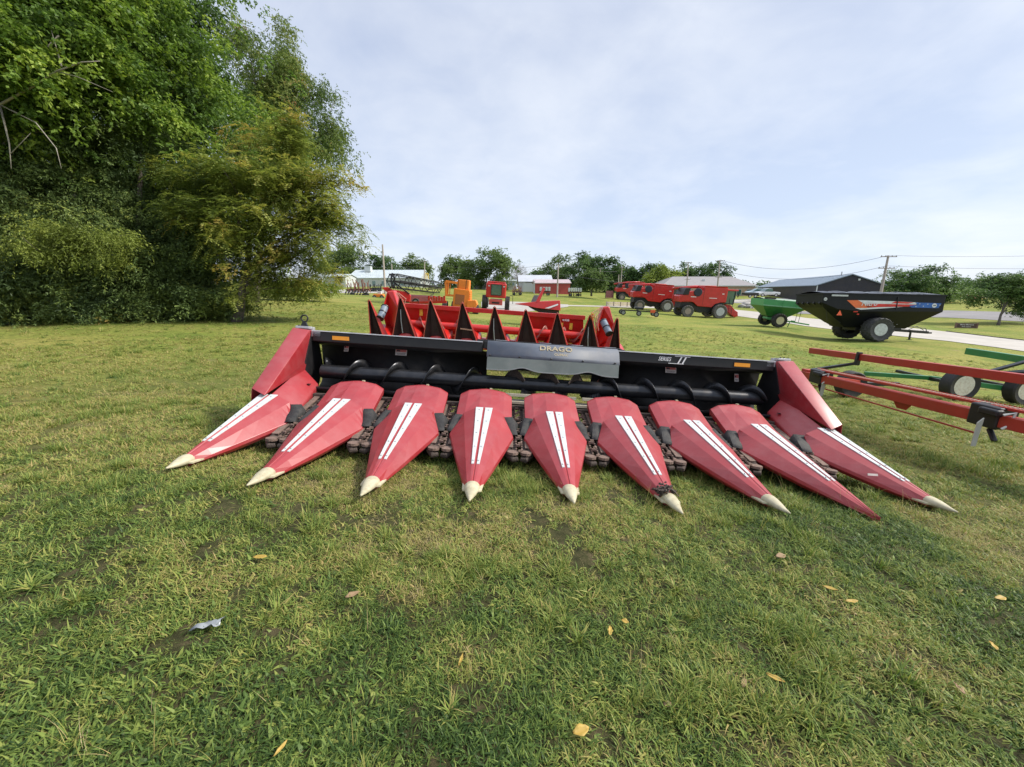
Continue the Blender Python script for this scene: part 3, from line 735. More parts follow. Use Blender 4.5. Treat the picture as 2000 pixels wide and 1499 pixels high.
# ---- second corn head, snouts folded up
ZS = 9.3
M2 = Matrix.Translation(Vector((P(965, 600, ZS).x, P(965, 600, ZS).y, -.50))) @ Matrix.Rotation(R(4.1), 4, 'Y')
base2 = M2.translation.copy()
H2 = thing('folded_corn_header', 'bright red corn header behind the front one, its snouts folded upright and dark inside', 'corn header', M2)
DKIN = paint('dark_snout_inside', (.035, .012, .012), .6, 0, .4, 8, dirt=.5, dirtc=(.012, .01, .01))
RED3 = paint('bright_red_paint', (.50, .014, .010), .33, 0, .12, 2, dirt=.12, coat=.3)
EDGE = paint('scuffed_red_edge', (.40, .05, .03), .5, 0, .2, 8, dirt=.4, dirtc=(.35, .24, .12))
iM2 = M2.inverted()
tops = [(722, 587), (783, 582), (841, 587), (903, 592), (966, 600), (1027, 606), (1089, 613), (1154, 617), (1207, 623)]
for k, (px, py) in enumerate(tops):
    T = iM2 @ P(px, py, ZS); xc = (k - 4) * .762 + .01
    end = -1 if k == 0 else 1 if k == 8 else 0
    zb = T.z - 1.05; wl = .06 if end == -1 else .315; wr = .06 if end == 1 else .315
    sh = (-.02 if end == -1 else 0)
    back = .20
    A, B = Vector((xc - wl, .0, zb)), Vector((xc + wr, .0, zb))
    At, Bt = Vector((T.x - .025, 0, T.z - .01)), Vector((T.x + .025, 0, T.z - .01)); Tp = Vector((T.x, .0, T.z + .02))
    q = MB()
    ba, bb, bt = Vector((xc - wl * .45, back, zb)), Vector((xc + wr * .45, back, zb)), Vector((T.x, .05, T.z - .02))
    q.face(A, At, bt, ba).face(B, bb, bt, Bt).face(ba, bt, bb)
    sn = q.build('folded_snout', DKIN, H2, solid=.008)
    q = MB().tube([A, At, Tp, Bt, B], .011, 6)
    q.build('snout_rim', EDGE, sn)
    q = MB(); q.face(A + Vector((0, .012, 0)), At + Vector((0, .012, 0)), bt + Vector((0, .02, .01)), ba + Vector((0, .02, 0))).face(B + Vector((0, .012, 0)), bb + Vector((0, .02, 0)), bt + Vector((0, .02, .01)), Bt + Vector((0, .012, 0)))
    q.build('snout_shell', RED3, sn, solid=.006)
    q = MB(); wo = .15 if k == 0 else .055
    if k < 8: q.face(B + Vector((0, -.012, 0)), Bt + Vector((0, -.012, 0)), Bt + Vector((.012, .02, -.02)), B + Vector((wo, .05, 0)))
    if k in (0, 8) or k > 4: q.face(A + Vector((0, -.012, 0)), At + Vector((0, -.012, 0)), At + Vector((-.012, .02, -.02)), A + Vector((-(.15 if k == 8 else .03), .05, 0)))
    q.build('side_flange', RED3, sn, solid=.006)
    if k in (1, 4, 7):
        MB().tube([(T.x - .005, .05, T.z - .28), (T.x + .01, .04, T.z - .55), (T.x + .05, .05, T.z - .85)], .011, 6).build('grey_rod', STEEL, sn)
    if k == 3: MB().bar((xc - .16, .005, zb + .43), (xc + .15, .005, zb + .41), .02, .03).build('strap', paint('tan_strap', (.45, .24, .16), .7), sn)
    if k == 7:
        q = MB()
        rs = random.Random(3)
        for _ in range(14): a = Vector((T.x + rs.uniform(-.02, .1), .01, T.z - rs.uniform(-.02, .12))); q.tube([a, a + Vector((rs.uniform(-.04, .04), 0, rs.uniform(.02, .08)))], .008, 4)
        q.build('orange_twine', paint('orange_twine', (.6, .2, .03), .7), sn)
    # hood in front of the deck, seen as a red hump between
    q = MB(); r = []
    for a in range(9):
        t = math.pi * a / 8; r.append([Vector((xc + .29 * math.cos(t), -.02, zb - .02 + .12 * math.sin(t))), Vector((xc + .33 * math.cos(t), .75, zb + .16 + .26 * math.sin(t)))])
    q.loft(r, False, False).build('hood', RED3, H2, smooth='auto', solid=.01)
Zt = lambda px, py, z=ZS + .9: iM2 @ P(px, py, z)
# back frame: two red sheets and the top bar
a, b = Zt(786, 595), Zt(896, 602); lo = 1.05
MB().prism([(a.x, a.y, a.z), (b.x + .02, a.y, b.z), (b.x + .02, a.y + .15, .75), (a.x - .1, a.y + .15, .75)], (0, .05, 0)).build('back_sheet', RED3, H2, bevel=.01)
c_, d_ = Zt(1031, 616), Zt(1141, 626)
MB().prism([(c_.x, a.y, c_.z - .02), (d_.x, a.y, d_.z), (d_.x + .1, a.y + .15, .75), (c_.x, a.y + .15, .75)], (0, .05, 0)).build('back_sheet', RED3, H2, bevel=.01)
e1, e2 = Zt(786, 594), Zt(1143, 623)
MB().bar((e1.x, a.y - .03, e1.z - .03), (e2.x, a.y - .03, e2.z + .02), .10, .115).build('top_bar', RED3, H2, bevel=.008)
AZ2 = Zt(962, 645, ZS + .65).z
q = MB().lathe([(.10, e1.x - .05), (.10, e2.x + .05)], (0, a.y - .25, AZ2), 'x', 16)
ag = q.build('auger', RED3, H2, smooth='auto')
for hand, x0, x1 in ((1, e1.x, -.65), (-1, .75, e2.x)):
    r = []
    for k in range(int((x1 - x0) / .5 * 24)):
        t = hand * k * 2 * math.pi / 24 + 1.2; x = x0 + k * .5 / 24
        r.append([Vector((x, a.y - .25 + .1 * math.cos(t), AZ2 + .1 * math.sin(t))), Vector((x, a.y - .25 + .2 * math.cos(t), AZ2 + .2 * math.sin(t)))])
    MB().loft(r, False, False).build('flighting', paint('worn_flighting', (.30, .12, .10), .45, .4, .3, 6, dirt=.5, dirtc=(.35, .3, .28)), ag, smooth='auto', solid=.007)
for sg, pts in ((-1, (752, 600, 742, 622)), (1, (1178, 628, 1190, 652))):
    p0, p1 = Zt(pts[0], pts[1], ZS + .3), Zt(pts[2], pts[3], ZS + .1)
    q = MB().tube([p0, p0.lerp(p1, .5), p1], .085, 14)
    cy = q.build('drive_cover', paint('bluish_grey_cover', (.16, .20, .25), .5, .0, .2, 6), H2, smooth='auto')
    q = MB()
    for f in (.0, .5, 1): pm = p0.lerp(p1, f); q.tube([pm - (p1 - p0).normalized() * .012, pm + (p1 - p0).normalized() * .012], .097, 14)
    q.build('cover_band', BLACK, cy)
    x = sg * 2.78
    MB().prism([(x - .16, .9, .55), (x + .16, .9, .55), (x + .22, .5, 1.35), (x + .05, .62, 1.83), (x - .12, .62, 1.80), (x - .22, .5, 1.30)], (0, .3, 0)).build('end_housing', RED3, H2, bevel=.03)
    q = MB()
    for k in range(3): q.tube([(x - sg * (.2 + .05 * k), .45, 1.2), (x - sg * (.3 + .06 * k), .42, 1.55 + .05 * k), (x - sg * (.15 + .03 * k), .5, 1.78)], .012, 6)
    q.build('hose', paint('pinkish_hose', (.45, .2, .15), .6), H2)
for px, py in ((821, 611), (1098, 638), (1117, 639)):
    p = Zt(px, py, ZS + .88); MB().box((p.x, a.y + .02, p.z), (.085, .01, .17)).box((p.x, a.y + .01, p.z), (.05, .01, .10)).build('yellow_label', YEL, H2)
text('white_model_number', '4408', .075, FW, H2, (Zt(1105, 626).x, a.y - .09, Zt(1105, 626).z + .0), front, .002, 0, .001, 1.3)
q = MB().box((0, .75, .62), (6.3, .25, .3)); q.build('lower_frame', RED3, H2)
for x in (-2.7, 2.7): MB().box((x, .9, .22), (.15, .15, .5)).build('leg', RED3, H2)
# ---- big black grain cart
def graincart(M, name, label, mat, matin, rimm, tm, L, Hh, Wt, wr, ww, track, group=None):
    pass
GC = thing('black_grain_cart', 'big black grain cart with a red, white and blue flag band and one hitch jack', 'grain cart', seat(P(1678, 663.5, 31.1), R(-5), 2.0) @ Matrix.Scale(.93, 4))
NB = paint('navy_black_paint', (.007, .008, .012), .45, 0, .3, 1.5, dirt=.04, spec=.3)
Yw = 1.75
q = MB()
# upper box
tp = [(-4.75, 3.85), (4.75, 3.75)]
q.prism([(-4.6, -Yw, 3.12), (-4.6, -Yw, 3.85), (4.6, -Yw, 3.62), (4.6, -Yw, 2.36), (-1.6, -Yw, 2.40), (-3.4, -Yw, 2.62)], (0, 2 * Yw, 0)).build('hopper', NB, GC, bevel=.03)
MB().loft([[Vector((-3.4, -Yw, 2.62)), Vector((4.6, -Yw, 2.37)), Vector((4.6, Yw, 2.37)), Vector((-3.4, Yw, 2.62))], [Vector((-1.9, -.7, 1.1)), Vector((2.9, -.7, .95)), Vector((2.9, .7, .95)), Vector((-1.9, .7, 1.1))]]).build('lower_hopper', NB, GC, bevel=.02)
MB().loft([[Vector((-4.62, -Yw, 3.12)), Vector((-3.4, -Yw, 2.62)), Vector((-3.4, Yw, 2.62)), Vector((-4.62, Yw, 3.12))], [Vector((-4.3, -Yw * .85, 2.75)), Vector((-1.9, -.7, 1.1)), Vector((-1.9, .7, 1.1)), Vector((-4.3, Yw * .85, 2.75))]]).build('rear_slope', NB, GC)
for k in range(5):
    y = -1.45 + .72 * k; q = MB().bar((-4.66, y, 3.15), (-2.35, y * .6, 1.5), .10, .16); q.build('slope_rib', BLACK, GC)
q = MB()
for s in (-1, 1): q.bar((-4.65, s * Yw, 3.88), (4.65, s * Yw, 3.65), .10, .10)
for x in (-4.62, 4.62): q.bar((x, -Yw, 3.87 if x < 0 else 3.64), (x, Yw, 3.87 if x < 0 else 3.64), .1, .1)
q.build('rim_rail', NB, GC)
q = MB(); r = []
for x in np.linspace(-4.5, 4.5, 15):
    sag = .03 * math.cos(x * 5); r.append([Vector((x, y, 3.90 - .025 * (x + 4.5) + .22 * math.cos(y / Yw * 1.5) - .0 + sag)) for y in np.linspace(-Yw * .98, Yw * .98, 9)])
q.loft(r, False, False).build('roll_tarp', paint('black_tarp', (.02, .02, .03), .35, 0, .2, 3, bump=.2), GC, smooth=True)
for x in (-2.8, -1.2, .4, 2.0, 3.4):
    MB().tube([(x, y, 3.935 - .025 * (x + 4.5) + .22 * math.cos(y / Yw * 1.5)) for y in np.linspace(-Yw * .98, Yw * .98, 9)], .025, 6).build('tarp_bow', STEEL, GC)
MB().bar((-4.0, -Yw - .05, 3.72), (-2.75, -Yw - .05, 3.68), .05, .13).build('light_bar', paint('pale_tarp_tube', (.5, .52, .54), .4), GC)
FR_ = paint('flag_red', (.62, .03, .02), .4, 0, .25, 2); FW_ = paint('flag_white', (.68, .70, .74), .4, 0, .15, 2); FB_ = paint('flag_blue', (.03, .12, .42), .4, 0, .3, 2); FO_ = paint('flag_orange', (.75, .16, .05), .4, 0, .2, 2)
yd = -Yw - .012
def flag(poly, m, nm, dy=0): MB().prism([(x, yd - dy, z - .10) for x, z in poly], (0, .006, 0)).build(nm, m, GC)
flag([(-2.75, 3.42), (-1.9, 3.42), (-1.3, 3.05), (-.6, 2.95), (-1.2, 2.78), (-2.0, 2.80)], FO_, 'red_stripe')
flag([(-1.9, 3.42), (.7, 3.32), (2.6, 3.22), (2.5, 3.05), (-.6, 3.13), (-1.35, 3.10)], FW_, 'white_stripe')
flag([(-1.35, 3.10), (-.6, 3.13), (2.5, 3.04), (2.4, 2.90), (-.2, 2.88), (-1.1, 2.82)], FR_, 'red_stripe')
flag([(-2.05, 2.80), (-1.1, 2.80), (-.2, 2.86), (1.6, 2.88), (.4, 2.78), (-1.6, 2.66)], FW_, 'white_stripe')
flag([(.9, 3.30), (2.3, 3.22), (1.9, 3.12), (.6, 3.16)], FR_, 'red_stripe', .006)
flag([(2.4, 3.22), (4.35, 3.14), (4.2, 2.76), (2.2, 2.82), (2.0, 2.95), (2.6, 3.05)], FB_, 'blue_field', .004)
q = MB()
for x, z in ((2.75, 3.0), (3.05, 2.82), (3.35, 2.98), (2.5, 2.8), (4.25, 2.9)):
    q.add([(x + (.055 if k % 2 == 0 else .022) * math.sin(k * math.pi / 5), yd - .014, z + (.055 if k % 2 == 0 else .022) * math.cos(k * math.pi / 5)) for k in range(10)], [tuple(range(10))])
q.build('stars', FW_, GC)
for x, z, rr in ((3.85, 2.87, .17), (-4.42, 3.42, .13)):
    MB().lathe([(rr, 0), (rr, -.012)], (x, yd - .012, z), 'y', 20).build('round_emblem', FW_, GC)
    text('emblem_letters', 'J&M', rr * .7, BLACK, GC, (x, yd - .03, z), front, .002, 0, .002)
text('script_lettering', 'Nitro', .50, FW_, GC, (-1.05, yd - .03, 3.03), front, .003, .35, .006, 1.05)
MB().bar((1.05, -Yw - .04, 3.55), (1.05, -Yw - .04, 2.6), .05, .05).build('crank_rod', BLACK, GC)
MB().box((.7, -1.5, 2.35), (.14, .05, .09)).build('side_lamp', FW_, GC)
q = MB().prism([(-3.35, -1.5, 2.55), (-3.05, -1.5, 2.05), (-3.60, -1.5, 2.1)], (-.02, .0, 0)); 
MB().prism([(-3.18, -1.80, 2.52), (-2.98, -1.80, 2.10), (-3.40, -1.80, 2.12)], (0, .02, 0)).build('slow_vehicle_triangle', paint('fluorescent_orange', (.9, .14, .06), .5), GC)
q = MB().box((-1.95, -1.75, 2.40), (.32, .05, .08)).box((-1.75, -1.76, 2.20), (.14, .05, .1)); q.build('tail_lamp', paint('lamp_red', (.6, .04, .02), .3), GC)
q = MB().prism([(2.05, -.95, 1.55), (2.5, -.95, 1.95), (2.35, -.95, 1.7), (2.0, -.95, 1.3)], (0, -.02, 0)); q.build('pale_decal', FW_, GC)
q = MB()
for s in (-1, 1): q.bar((1.0, s * .45, .95), (5.3, s * .10, .62), .14, .22)
q.bar((-1.0, 0, .95), (2.6, 0, .95), 1.5, .25); q.bar((0, -1.3, .9), (0, 1.3, .9), .3, .3); q.box((5.45, 0, .58), (.35, .2, .12))
q.build('drawbar', BLACK, GC, bevel=.02)
MB().bar((3.75, -.3, .85), (3.75, -.3, .02), .1, .1).box((3.75, -.3, .02), (.25, .25, .04)).build('hitch_jack', BLACK, GC)
q = MB().tube([(3.2, .1, 1.0), (4.2, .1, 1.1), (5.2, .05, .95), (5.3, .05, .7)], .03, 6).tube([(4.0, .2, .85), (4.6, .2, 1.15), (5.1, .1, .8)], .025, 6)
q.build('hydraulic_hose', BLACK, GC)
MB().prism([(4.6, -.5, 3.0), (5.15, -.4, 2.9), (5.25, -.4, 2.7), (4.6, -.5, 2.5)], (0, .9, 0)).build('auger_spout', NB, GC)
q = MB().tube([(-3.9, -1.3, 2.55), (-3.75, -1.3, 1.7), (-3.45, -1.3, 1.25), (-3.25, -1.3, 1.25)], .02, 5); q.build('hanging_cable', BLACK, GC)
for s in (-1, 1): wheel(GC, (0, s * 1.62, .95), .97, 1.05, .50, RUBBER if s > 0 else paint('grey_worn_tyre', (.045, .045, .048), .8, 0, .3, 4, dirt=.55, dirtc=(.15, .15, .155), bump=.4), paint('silver_rim', (.55, .58, .62), .3, .5, .2, 5), s, 16, n=40)
# ---- green grain cart
GG = thing('green_grain_cart', 'small green grain cart with cream wheel centres, left of the big black cart', 'grain cart', seat(P(1505, 637.5, 37.7), R(-4), 2.0) @ Matrix.Scale(.90, 4))
MB().prism([(-1.95, -1.3, 2.15), (-2.0, -1.3, 2.85), (2.45, -1.3, 2.75), (2.45, -1.3, 2.05)], (0, 2.6, 0)).build('hopper', GREENL, GG, bevel=.03)
MB().prism([(-1.95, -1.32, 2.17), (2.45, -1.32, 2.07), (2.45, -1.32, 2.17), (-1.95, -1.32, 2.27)], (0, 2.64, 0)).build('pale_seam', paint('pale_green', (.25, .48, .32), .4), GG)
MB().loft([[Vector((-1.95, -1.3, 2.15)), Vector((2.45, -1.3, 2.05)), Vector((2.45, 1.3, 2.05)), Vector((-1.95, 1.3, 2.15))], [Vector((-.9, -.5, 1.1)), Vector((1.0, -.5, .95)), Vector((1.0, .5, .95)), Vector((-.9, .5, 1.1))]]).build('lower_hopper', GREEN, GG)
q = MB(); r = []
for x in np.linspace(-1.95, 2.4, 7): r.append([Vector((x, y, 2.85 + .14 * math.cos(y * 1.2) - .02 * (x + 2))) for y in np.linspace(-1.28, 1.28, 7)])
q.loft(r, False, False).build('tarp', paint('pale_green_tarp', (.28, .36, .28), .6, 0, .15, 3, bump=.2), GG, smooth=True)
MB().box((-1.35, -1.2, 2.95), (1.1, .2, .14)).build('rolled_cover', BLACK, GG)
for x in (0, 1.4): MB().bar((x, -1.315, 2.85), (x, -1.315, 2.1), .05, .04).build('side_rib', GREENL, GG)
q = MB()
for s in (-1, 1): q.bar((.6, s * .5, .75), (3.9, s * .06, .42), .1, .14)
q.bar((-.8, 0, .9), (1.0, 0, .85), .9, .2); q.bar((0, -1.0, .75), (0, 1.0, .75), .2, .2); q.bar((2.2, -.3, .7), (2.2, .3, .7), .1, .1)
q.build('drawbar', GREENL, GG)
for x in (1.95, 2.3): MB().bar((x, -.8, 2.1), (x + .15, -.5, .65), .04, .04).build('shaft_strut', BLACK, GG)
q = MB().bar((1.6, -.45, .6), (1.5, -.45, .03), .06, .06); q.build('hitch_jack', GREENL, GG)
for s in (-1, 1): wheel(GG, (0, s * 1.25, .73), .73, .55, .40, RUBBER, CRIM, s, 18)
# ---- red box-shaped machine seen from the end, on the gravel
def RT():
    t = thing('red_tractor_unit', 'boxy red machine with a dark window and chevron tyres, on the gravel pad', 'farm machine', seat(P(968, 604.5, 53), 0, 1.2))
    MB().box((-.05, 0.2, 2.55), (2.7, 2.2, 1.95)).build('body', RED2, t, bevel=.18, seg=3)
    w = MB().box((0, -.94, 2.62), (1.35, .08, 1.35)).build('window', GLASS, t, bevel=.03)
    q = MB().bar((-.7, -.99, 3.32), (.7, -.99, 3.32), .05, .06).bar((-.7, -.99, 1.93), (.7, -.99, 1.93), .05, .06).bar((-.7, -.99, 1.93), (-.7, -.99, 3.32), .05, .06).bar((.7, -.99, 1.93), (.7, -.99, 3.32), .05, .06)
    q.build('window_frame', BLACK, w)
    MB().box((-.05, .2, 3.62), (2.4, 2.0, .16)).build('roof', RED2, t, bevel=.05)
    MB().box((0, -1.1, 1.0), (1.8, .5, .7)).build('bumper', paint('pinkish_red', (.5, .08, .07), .5), t, bevel=.03)
    MB().box((0, -1.36, .95), (1.0, .03, .22)).build('grille', BLACK, t)
    MB().box((0, .3, 1.1), (1.6, 2.4, .5)).build('chassis', BLACK, t)
    for s in (-1, 1):
        wheel(t, (s * 1.55, -.2, .93), .93, .62, .5, RUBBER, LRIM, s, 18, 'x')
        wheel(t, (s * 1.45, 2.6, .7), .7, .5, .4, RUBBER, LRIM, s, 16, 'x')
        MB().box((s * 1.0, -.96, 3.1), (.22, .06, .16)).build('headlight', WHITE, t)
    MB().tube([(1.9, -.6, 2.0), (2.25, -.6, 1.9), (2.3, -.6, .9)], .04, 6).build('side_arm', BLACK, t)
RT()
# ---- orange machine
OR = paint('orange_paint', (.85, .24, .03), .45, 0, .1, 2, dirt=.12)
def OM():
    t = thing('orange_loader', 'orange self-propelled machine with open frame at left and a brown grille', 'farm machine', seat(P(898, 613, 43), R(0), 1.2))
    k = 750 / 43
    X = lambda px: (px - 898) / k
    Zz = lambda py: (613 - py) / k
    MB().prism([(X(884), -.7, Zz(604)), (X(884), -.7, Zz(566)), (X(914), -.7, Zz(566)), (X(918), -.7, Zz(604))], (0, 2.4, 0)).build('engine_housing', OR, t, bevel=.06)
    MB().box((X(897), -.72, Zz(586)), (1.0, .05, 1.1)).build('grille', paint('rusty_orange_grille', (.36, .13, .05), .8, 0, .3, 20), t)
    MB().prism([(X(889), -.5, Zz(566)), (X(889), -.5, Zz(549)), (X(911), -.5, Zz(548)), (X(912), -.5, Zz(566))], (0, 1.6, 0)).build('top_tank', OR, t, bevel=.05)
    q = MB()
    for x in (891, 906): q.bar((X(x), -.55, Zz(548)), (X(x), -.55, Zz(567)), .06, .04)
    q.build('tank_strap', BLACK, t)
    q = MB().bar((X(867), -.5, Zz(556)), (X(889), -.5, Zz(556)), .25, .25).bar((X(867), -.5, Zz(556)), (X(870), -.5, Zz(582)), .22, .22).bar((X(876), -.4, Zz(560)), (X(876), -.4, Zz(580)), .08, .08).bar((X(868), -.5, Zz(581)), (X(886), -.5, Zz(580)), .25, .22).bar((X(867), 1.3, Zz(556)), (X(867), 1.3, Zz(582)), .2, .2).bar((X(867), 1.3, Zz(556)), (X(887), 1.3, Zz(556)), .2, .2)
    q.build('cab_frame', OR, t, bevel=.02)
    MB().prism([(X(912), -.9, Zz(604)), (X(912), -.9, Zz(586)), (X(927), -.9, Zz(583)), (X(931), -.9, Zz(590)), (X(928), -.9, Zz(604))], (0, 1.5, 0)).build('fender', OR, t, bevel=.04)
    MB().box((0, .3, .55), (1.9, 2.6, .35)).build('chassis', BLACK, t)
    q = MB()
    for j in range(8): q.box((X(917), -.6, Zz(598 - j * 4)), (.25, .2, .03))
    q.build('step', OR, t)
    wheel(t, (X(870), -.6, .62), .60, .5, .32, RUBBER, OR, -1, 16, 'x'); wheel(t, (X(929), -.4, .60), .60, .6, .32, RUBBER, OR, 1, 16, 'x')
    wheel(t, (X(880), 2.2, .6), .60, .5, .32, RUBBER, OR, -1, 16, 'x'); wheel(t, (X(918), 2.2, .6), .60, .5, .32, RUBBER, OR, 1, 16, 'x')
OM()
# ---- grain platform with reel
def PLAT():
    t = thing('grain_platform_header', 'red grain header with a black tined reel on top, left of the orange machine', 'grain header', P(790, 604, 40))
    c = t.matrix_basis.translation
    pp = lambda x, y, z=40: P(x, y, z) - c
    MB().prism([pp(745, 562), pp(757, 561), pp(765, 566), pp(797, 571), pp(802, 578), pp(800, 590), pp(775, 587), pp(762, 577)], (0, .25, 0)).build('end_sheet', RED3, t, bevel=.03)
    q = MB().prism([pp(772, 574, 40.4), pp(800, 578, 40.4), pp(800, 592, 40.4), pp(775, 590, 40.4)], (2.2, 9.0, -.3)).build('cutter_trough', paint('dark_red_rusty_steel', (.12, .02, .018), .5, 0, .4, 3, dirt=.5, dirtc=(.03, .02, .02)), t)  # trough steel is a dark red and rust mix of its own
    q = MB(); a = pp(769, 549, 40); b = pp(852, 562, 52)
    ax = (b - a).normalized(); u = ax.cross(Vector((0, 0, 1))).normalized(); w = u.cross(ax)
    q.tube([a, b], .07, 8)
    for f in (0, .33, .66, 1):
        m = a.lerp(b, f)
        ring = [m + (u * math.cos(k) + w * math.sin(k)) * .80 for k in [2 * math.pi * j / 6 for j in range(7)]]
        q.tube(ring, .05, 5)
        for p_ in ring[:6]: q.bar(m, p_, .05, .07)
    for j in range(6):
        d = (u * math.cos(j * math.pi / 3) + w * math.sin(j * math.pi / 3)) * .80
        q.bar(a + d, b + d, .20, .08)
        for k in range(34):
            s = a.lerp(b, k / 33) + d; q.tube([s, s + Vector((-.03, -.05, -.34))], .022, 4)
    q.build('reel', BLACK, t)
    q = MB().lathe([(.80, -.05), (.80, .0), (.42, .0), (.42, -.05)], a + Vector((-.05, 0, 0)), 'x', 20, True); q.build('reel_end_shield', NB, t)
    MB().bar(pp(800, 575), pp(770, 552), .1, .12).build('reel_arm', BLACK, t)
    q = MB()
    for k in range(7):
        s = pp(838 + k * 5, 583 + (k % 2) * 2, 40); q.box(s, (.16, .3, .5))
    q.bar(pp(800, 592), pp(872, 590), .2, .25)
    q.build('knife_guard_row', RED3, t)
    MB().bar(pp(838, 580, 40), pp(866, 560, 40), .07, .07).bar(pp(836, 566, 42), pp(866, 562, 42), .1, .12).bar(pp(830, 560, 44), pp(868, 556, 44), .2, .08).build('divider_rod', paint('brown_grey_bar', (.12, .10, .08), .6), t)
    wheel(t, pp(812, 590, 40), .38, .25, .2, RUBBER, GREY, -1, 0)
    q = MB().bar(pp(765, 590, 40), pp(765, 604, 40), .08, .08).bar(pp(805, 592, 40), pp(805, 606, 40), .1, .1); q.build('stand', BLACK, t)
PLAT()
# ---- red corn head end seen from the side
def CS():
    t = thing('side_on_corn_header', 'red corn header seen side on, long pointed snout to the left', 'corn header', P(1055, 622, 31))
    c = t.matrix_basis.translation; pp = lambda x, y, z=31: P(x, y, z) - c
    MB().loft([[pp(1006, 594.5), pp(1006, 593.5), pp(1006, 593.5, 31.1), pp(1006, 594.5, 31.1)], [pp(1030, 598), pp(1028, 591.5), pp(1029, 591.5, 31.5), pp(1030, 598, 31.5)], [pp(1048, 602), pp(1050, 589.5), pp(1050, 589, 31.7), pp(1048, 602, 31.7)], [pp(1095, 607), pp(1094, 587.5), pp(1093, 587, 31.8), pp(1095, 607, 31.8)]]).build('end_snout', RED3, t, smooth='auto', bevel=.02)
    MB().prism([pp(1064, 602.5, 30.95), pp(1090, 593.5, 30.95), pp(1090, 596.5, 30.95), pp(1072, 603, 30.95)], (0, -.01, 0)).build('pale_stripe', FW_, t)
    MB().prism([pp(1046, 592), pp(1054, 590), pp(1065, 563), pp(1061, 561.5)], (0, .5, 0)).build('upright_divider', RED3, t)
    MB().prism([pp(1037, 590, 31.6), pp(1046, 591, 31.6), pp(1053, 577, 31.6), pp(1043, 577, 31.6)], (0, .05, 0)).build('folded_snout', paint('grey_shell', (.2, .2, .2), .5), t)
    MB().prism([pp(1032, 599, 31.3), pp(1092, 607, 31.3), pp(1092, 616, 31.3), pp(1062, 616, 31.3)], (0, 1.2, 0)).build('row_deck', RUST, t)
    for k in range(5):
        s = pp(1034 + 12 * k, 600 + 3 * k, 31.2); MB().bar(s, s + Vector((.5, 0, -.28)), .05, .05).build('frame_strut', BLACK, t)
    MB().bar(pp(1060, 608, 31.5), pp(1060, 622, 31.5), .1, .1).bar(pp(1088, 608, 31.5), pp(1088, 624, 31.5), .1, .1).build('stand', BLACK, t)
CS()
# ---- planters and tillage tools, small
def planter(px, py, Z, wpx, n, label, hop, col, h=1.5, seed=1, name='planter'):
    w = wpx * Z / F; o = P(px, py, Z); rs = random.Random(seed)
    t = thing(name, label, 'planter' if name == 'planter' else 'tillage tool', o)
    MB().bar((-w / 2, 0, h * .45), (w / 2, 0, h * .45), .2, .2).bar((-w / 2, .7, h * .5), (w / 2, .7, h * .5), .15, .15).build('toolbar', col, t)
    for k in range(n):
        x = -w / 2 + w * (k + .5) / n
        q = MB().bar((x, -.1, h * .45), (x, -.8, h * .25), .1, .18).lathe([(.24, -.03), (.24, .03)], (x - .08, -.7, .25), 'x', 14).lathe([(.26, -.03), (.26, .03)], (x + .12, -.3, .26), 'x', 14)
        u = q.build('row_unit', BLACK, t)
        if hop is not None: MB().box((x, -.3, h * .75), (w / n * .7, .6, h * .42)).build('seed_hopper', hop, t, bevel=.05)
        else:
            q = MB()
            for j in range(3): q.bar((x + rs.uniform(-.2, .2), rs.uniform(-.5, .5), h * .3), (x + rs.uniform(-.4, .4), rs.uniform(-.5, .5), h * rs.uniform(.8, 1.15)), .06, .08)
            q.build('upright_arm', col, t)
    wheel(t, (-w * .3, .4, .35), .35, .25, .2, RUBBER, GREY, -1, 0); wheel(t, (w * .3, .4, .35), .35, .25, .2, RUBBER, GREY, -1, 0)
    return t
BR = paint('brown_red_steel', (.20, .07, .05), .6, 0, .3, 5, dirt=.4)
planter(1010, 577.5, 88, 20, 6, 'dark folded implement right of the boxy red machine', None, BR, 2.0, 3, 'folded_tiller')
planter(1064, 578, 88, 22, 4, 'planter with white hoppers in front of the red shed', WHITE, BR, 2.0, 4)
planter(1122, 579.5, 85, 27, 6, 'planter with pale hoppers beside the lone round tree', WHITE, BR, 1.9, 5)
planter(700, 581, 56, 46, 8, 'wide tillage tool with upright red and brown bars near the white barn', None, BR, 2.3, 6, 'folded_tiller')
planter(734, 571, 70, 22, 5, 'black toolbar implement in front of the white barn', None, BLACK, 1.4, 7, 'folded_tiller')
# small orange mower by them
t = thing('orange_mower', 'tiny orange and white ground machine between the tillage tool and the reel header', 'mower', P(741, 585, 52))
MB().box((0, 0, .5), (1.3, .8, .4)).build('deck', OR, t, bevel=.05); MB().box((.1, .1, .85), (.5, .5, .4)).build('engine_cover', WHITE, t, bevel=.05)
for x in (-.5, .5): wheel(t, (x, -.4, .28), .28, .2, .15, RUBBER, GREY, -1, 0)
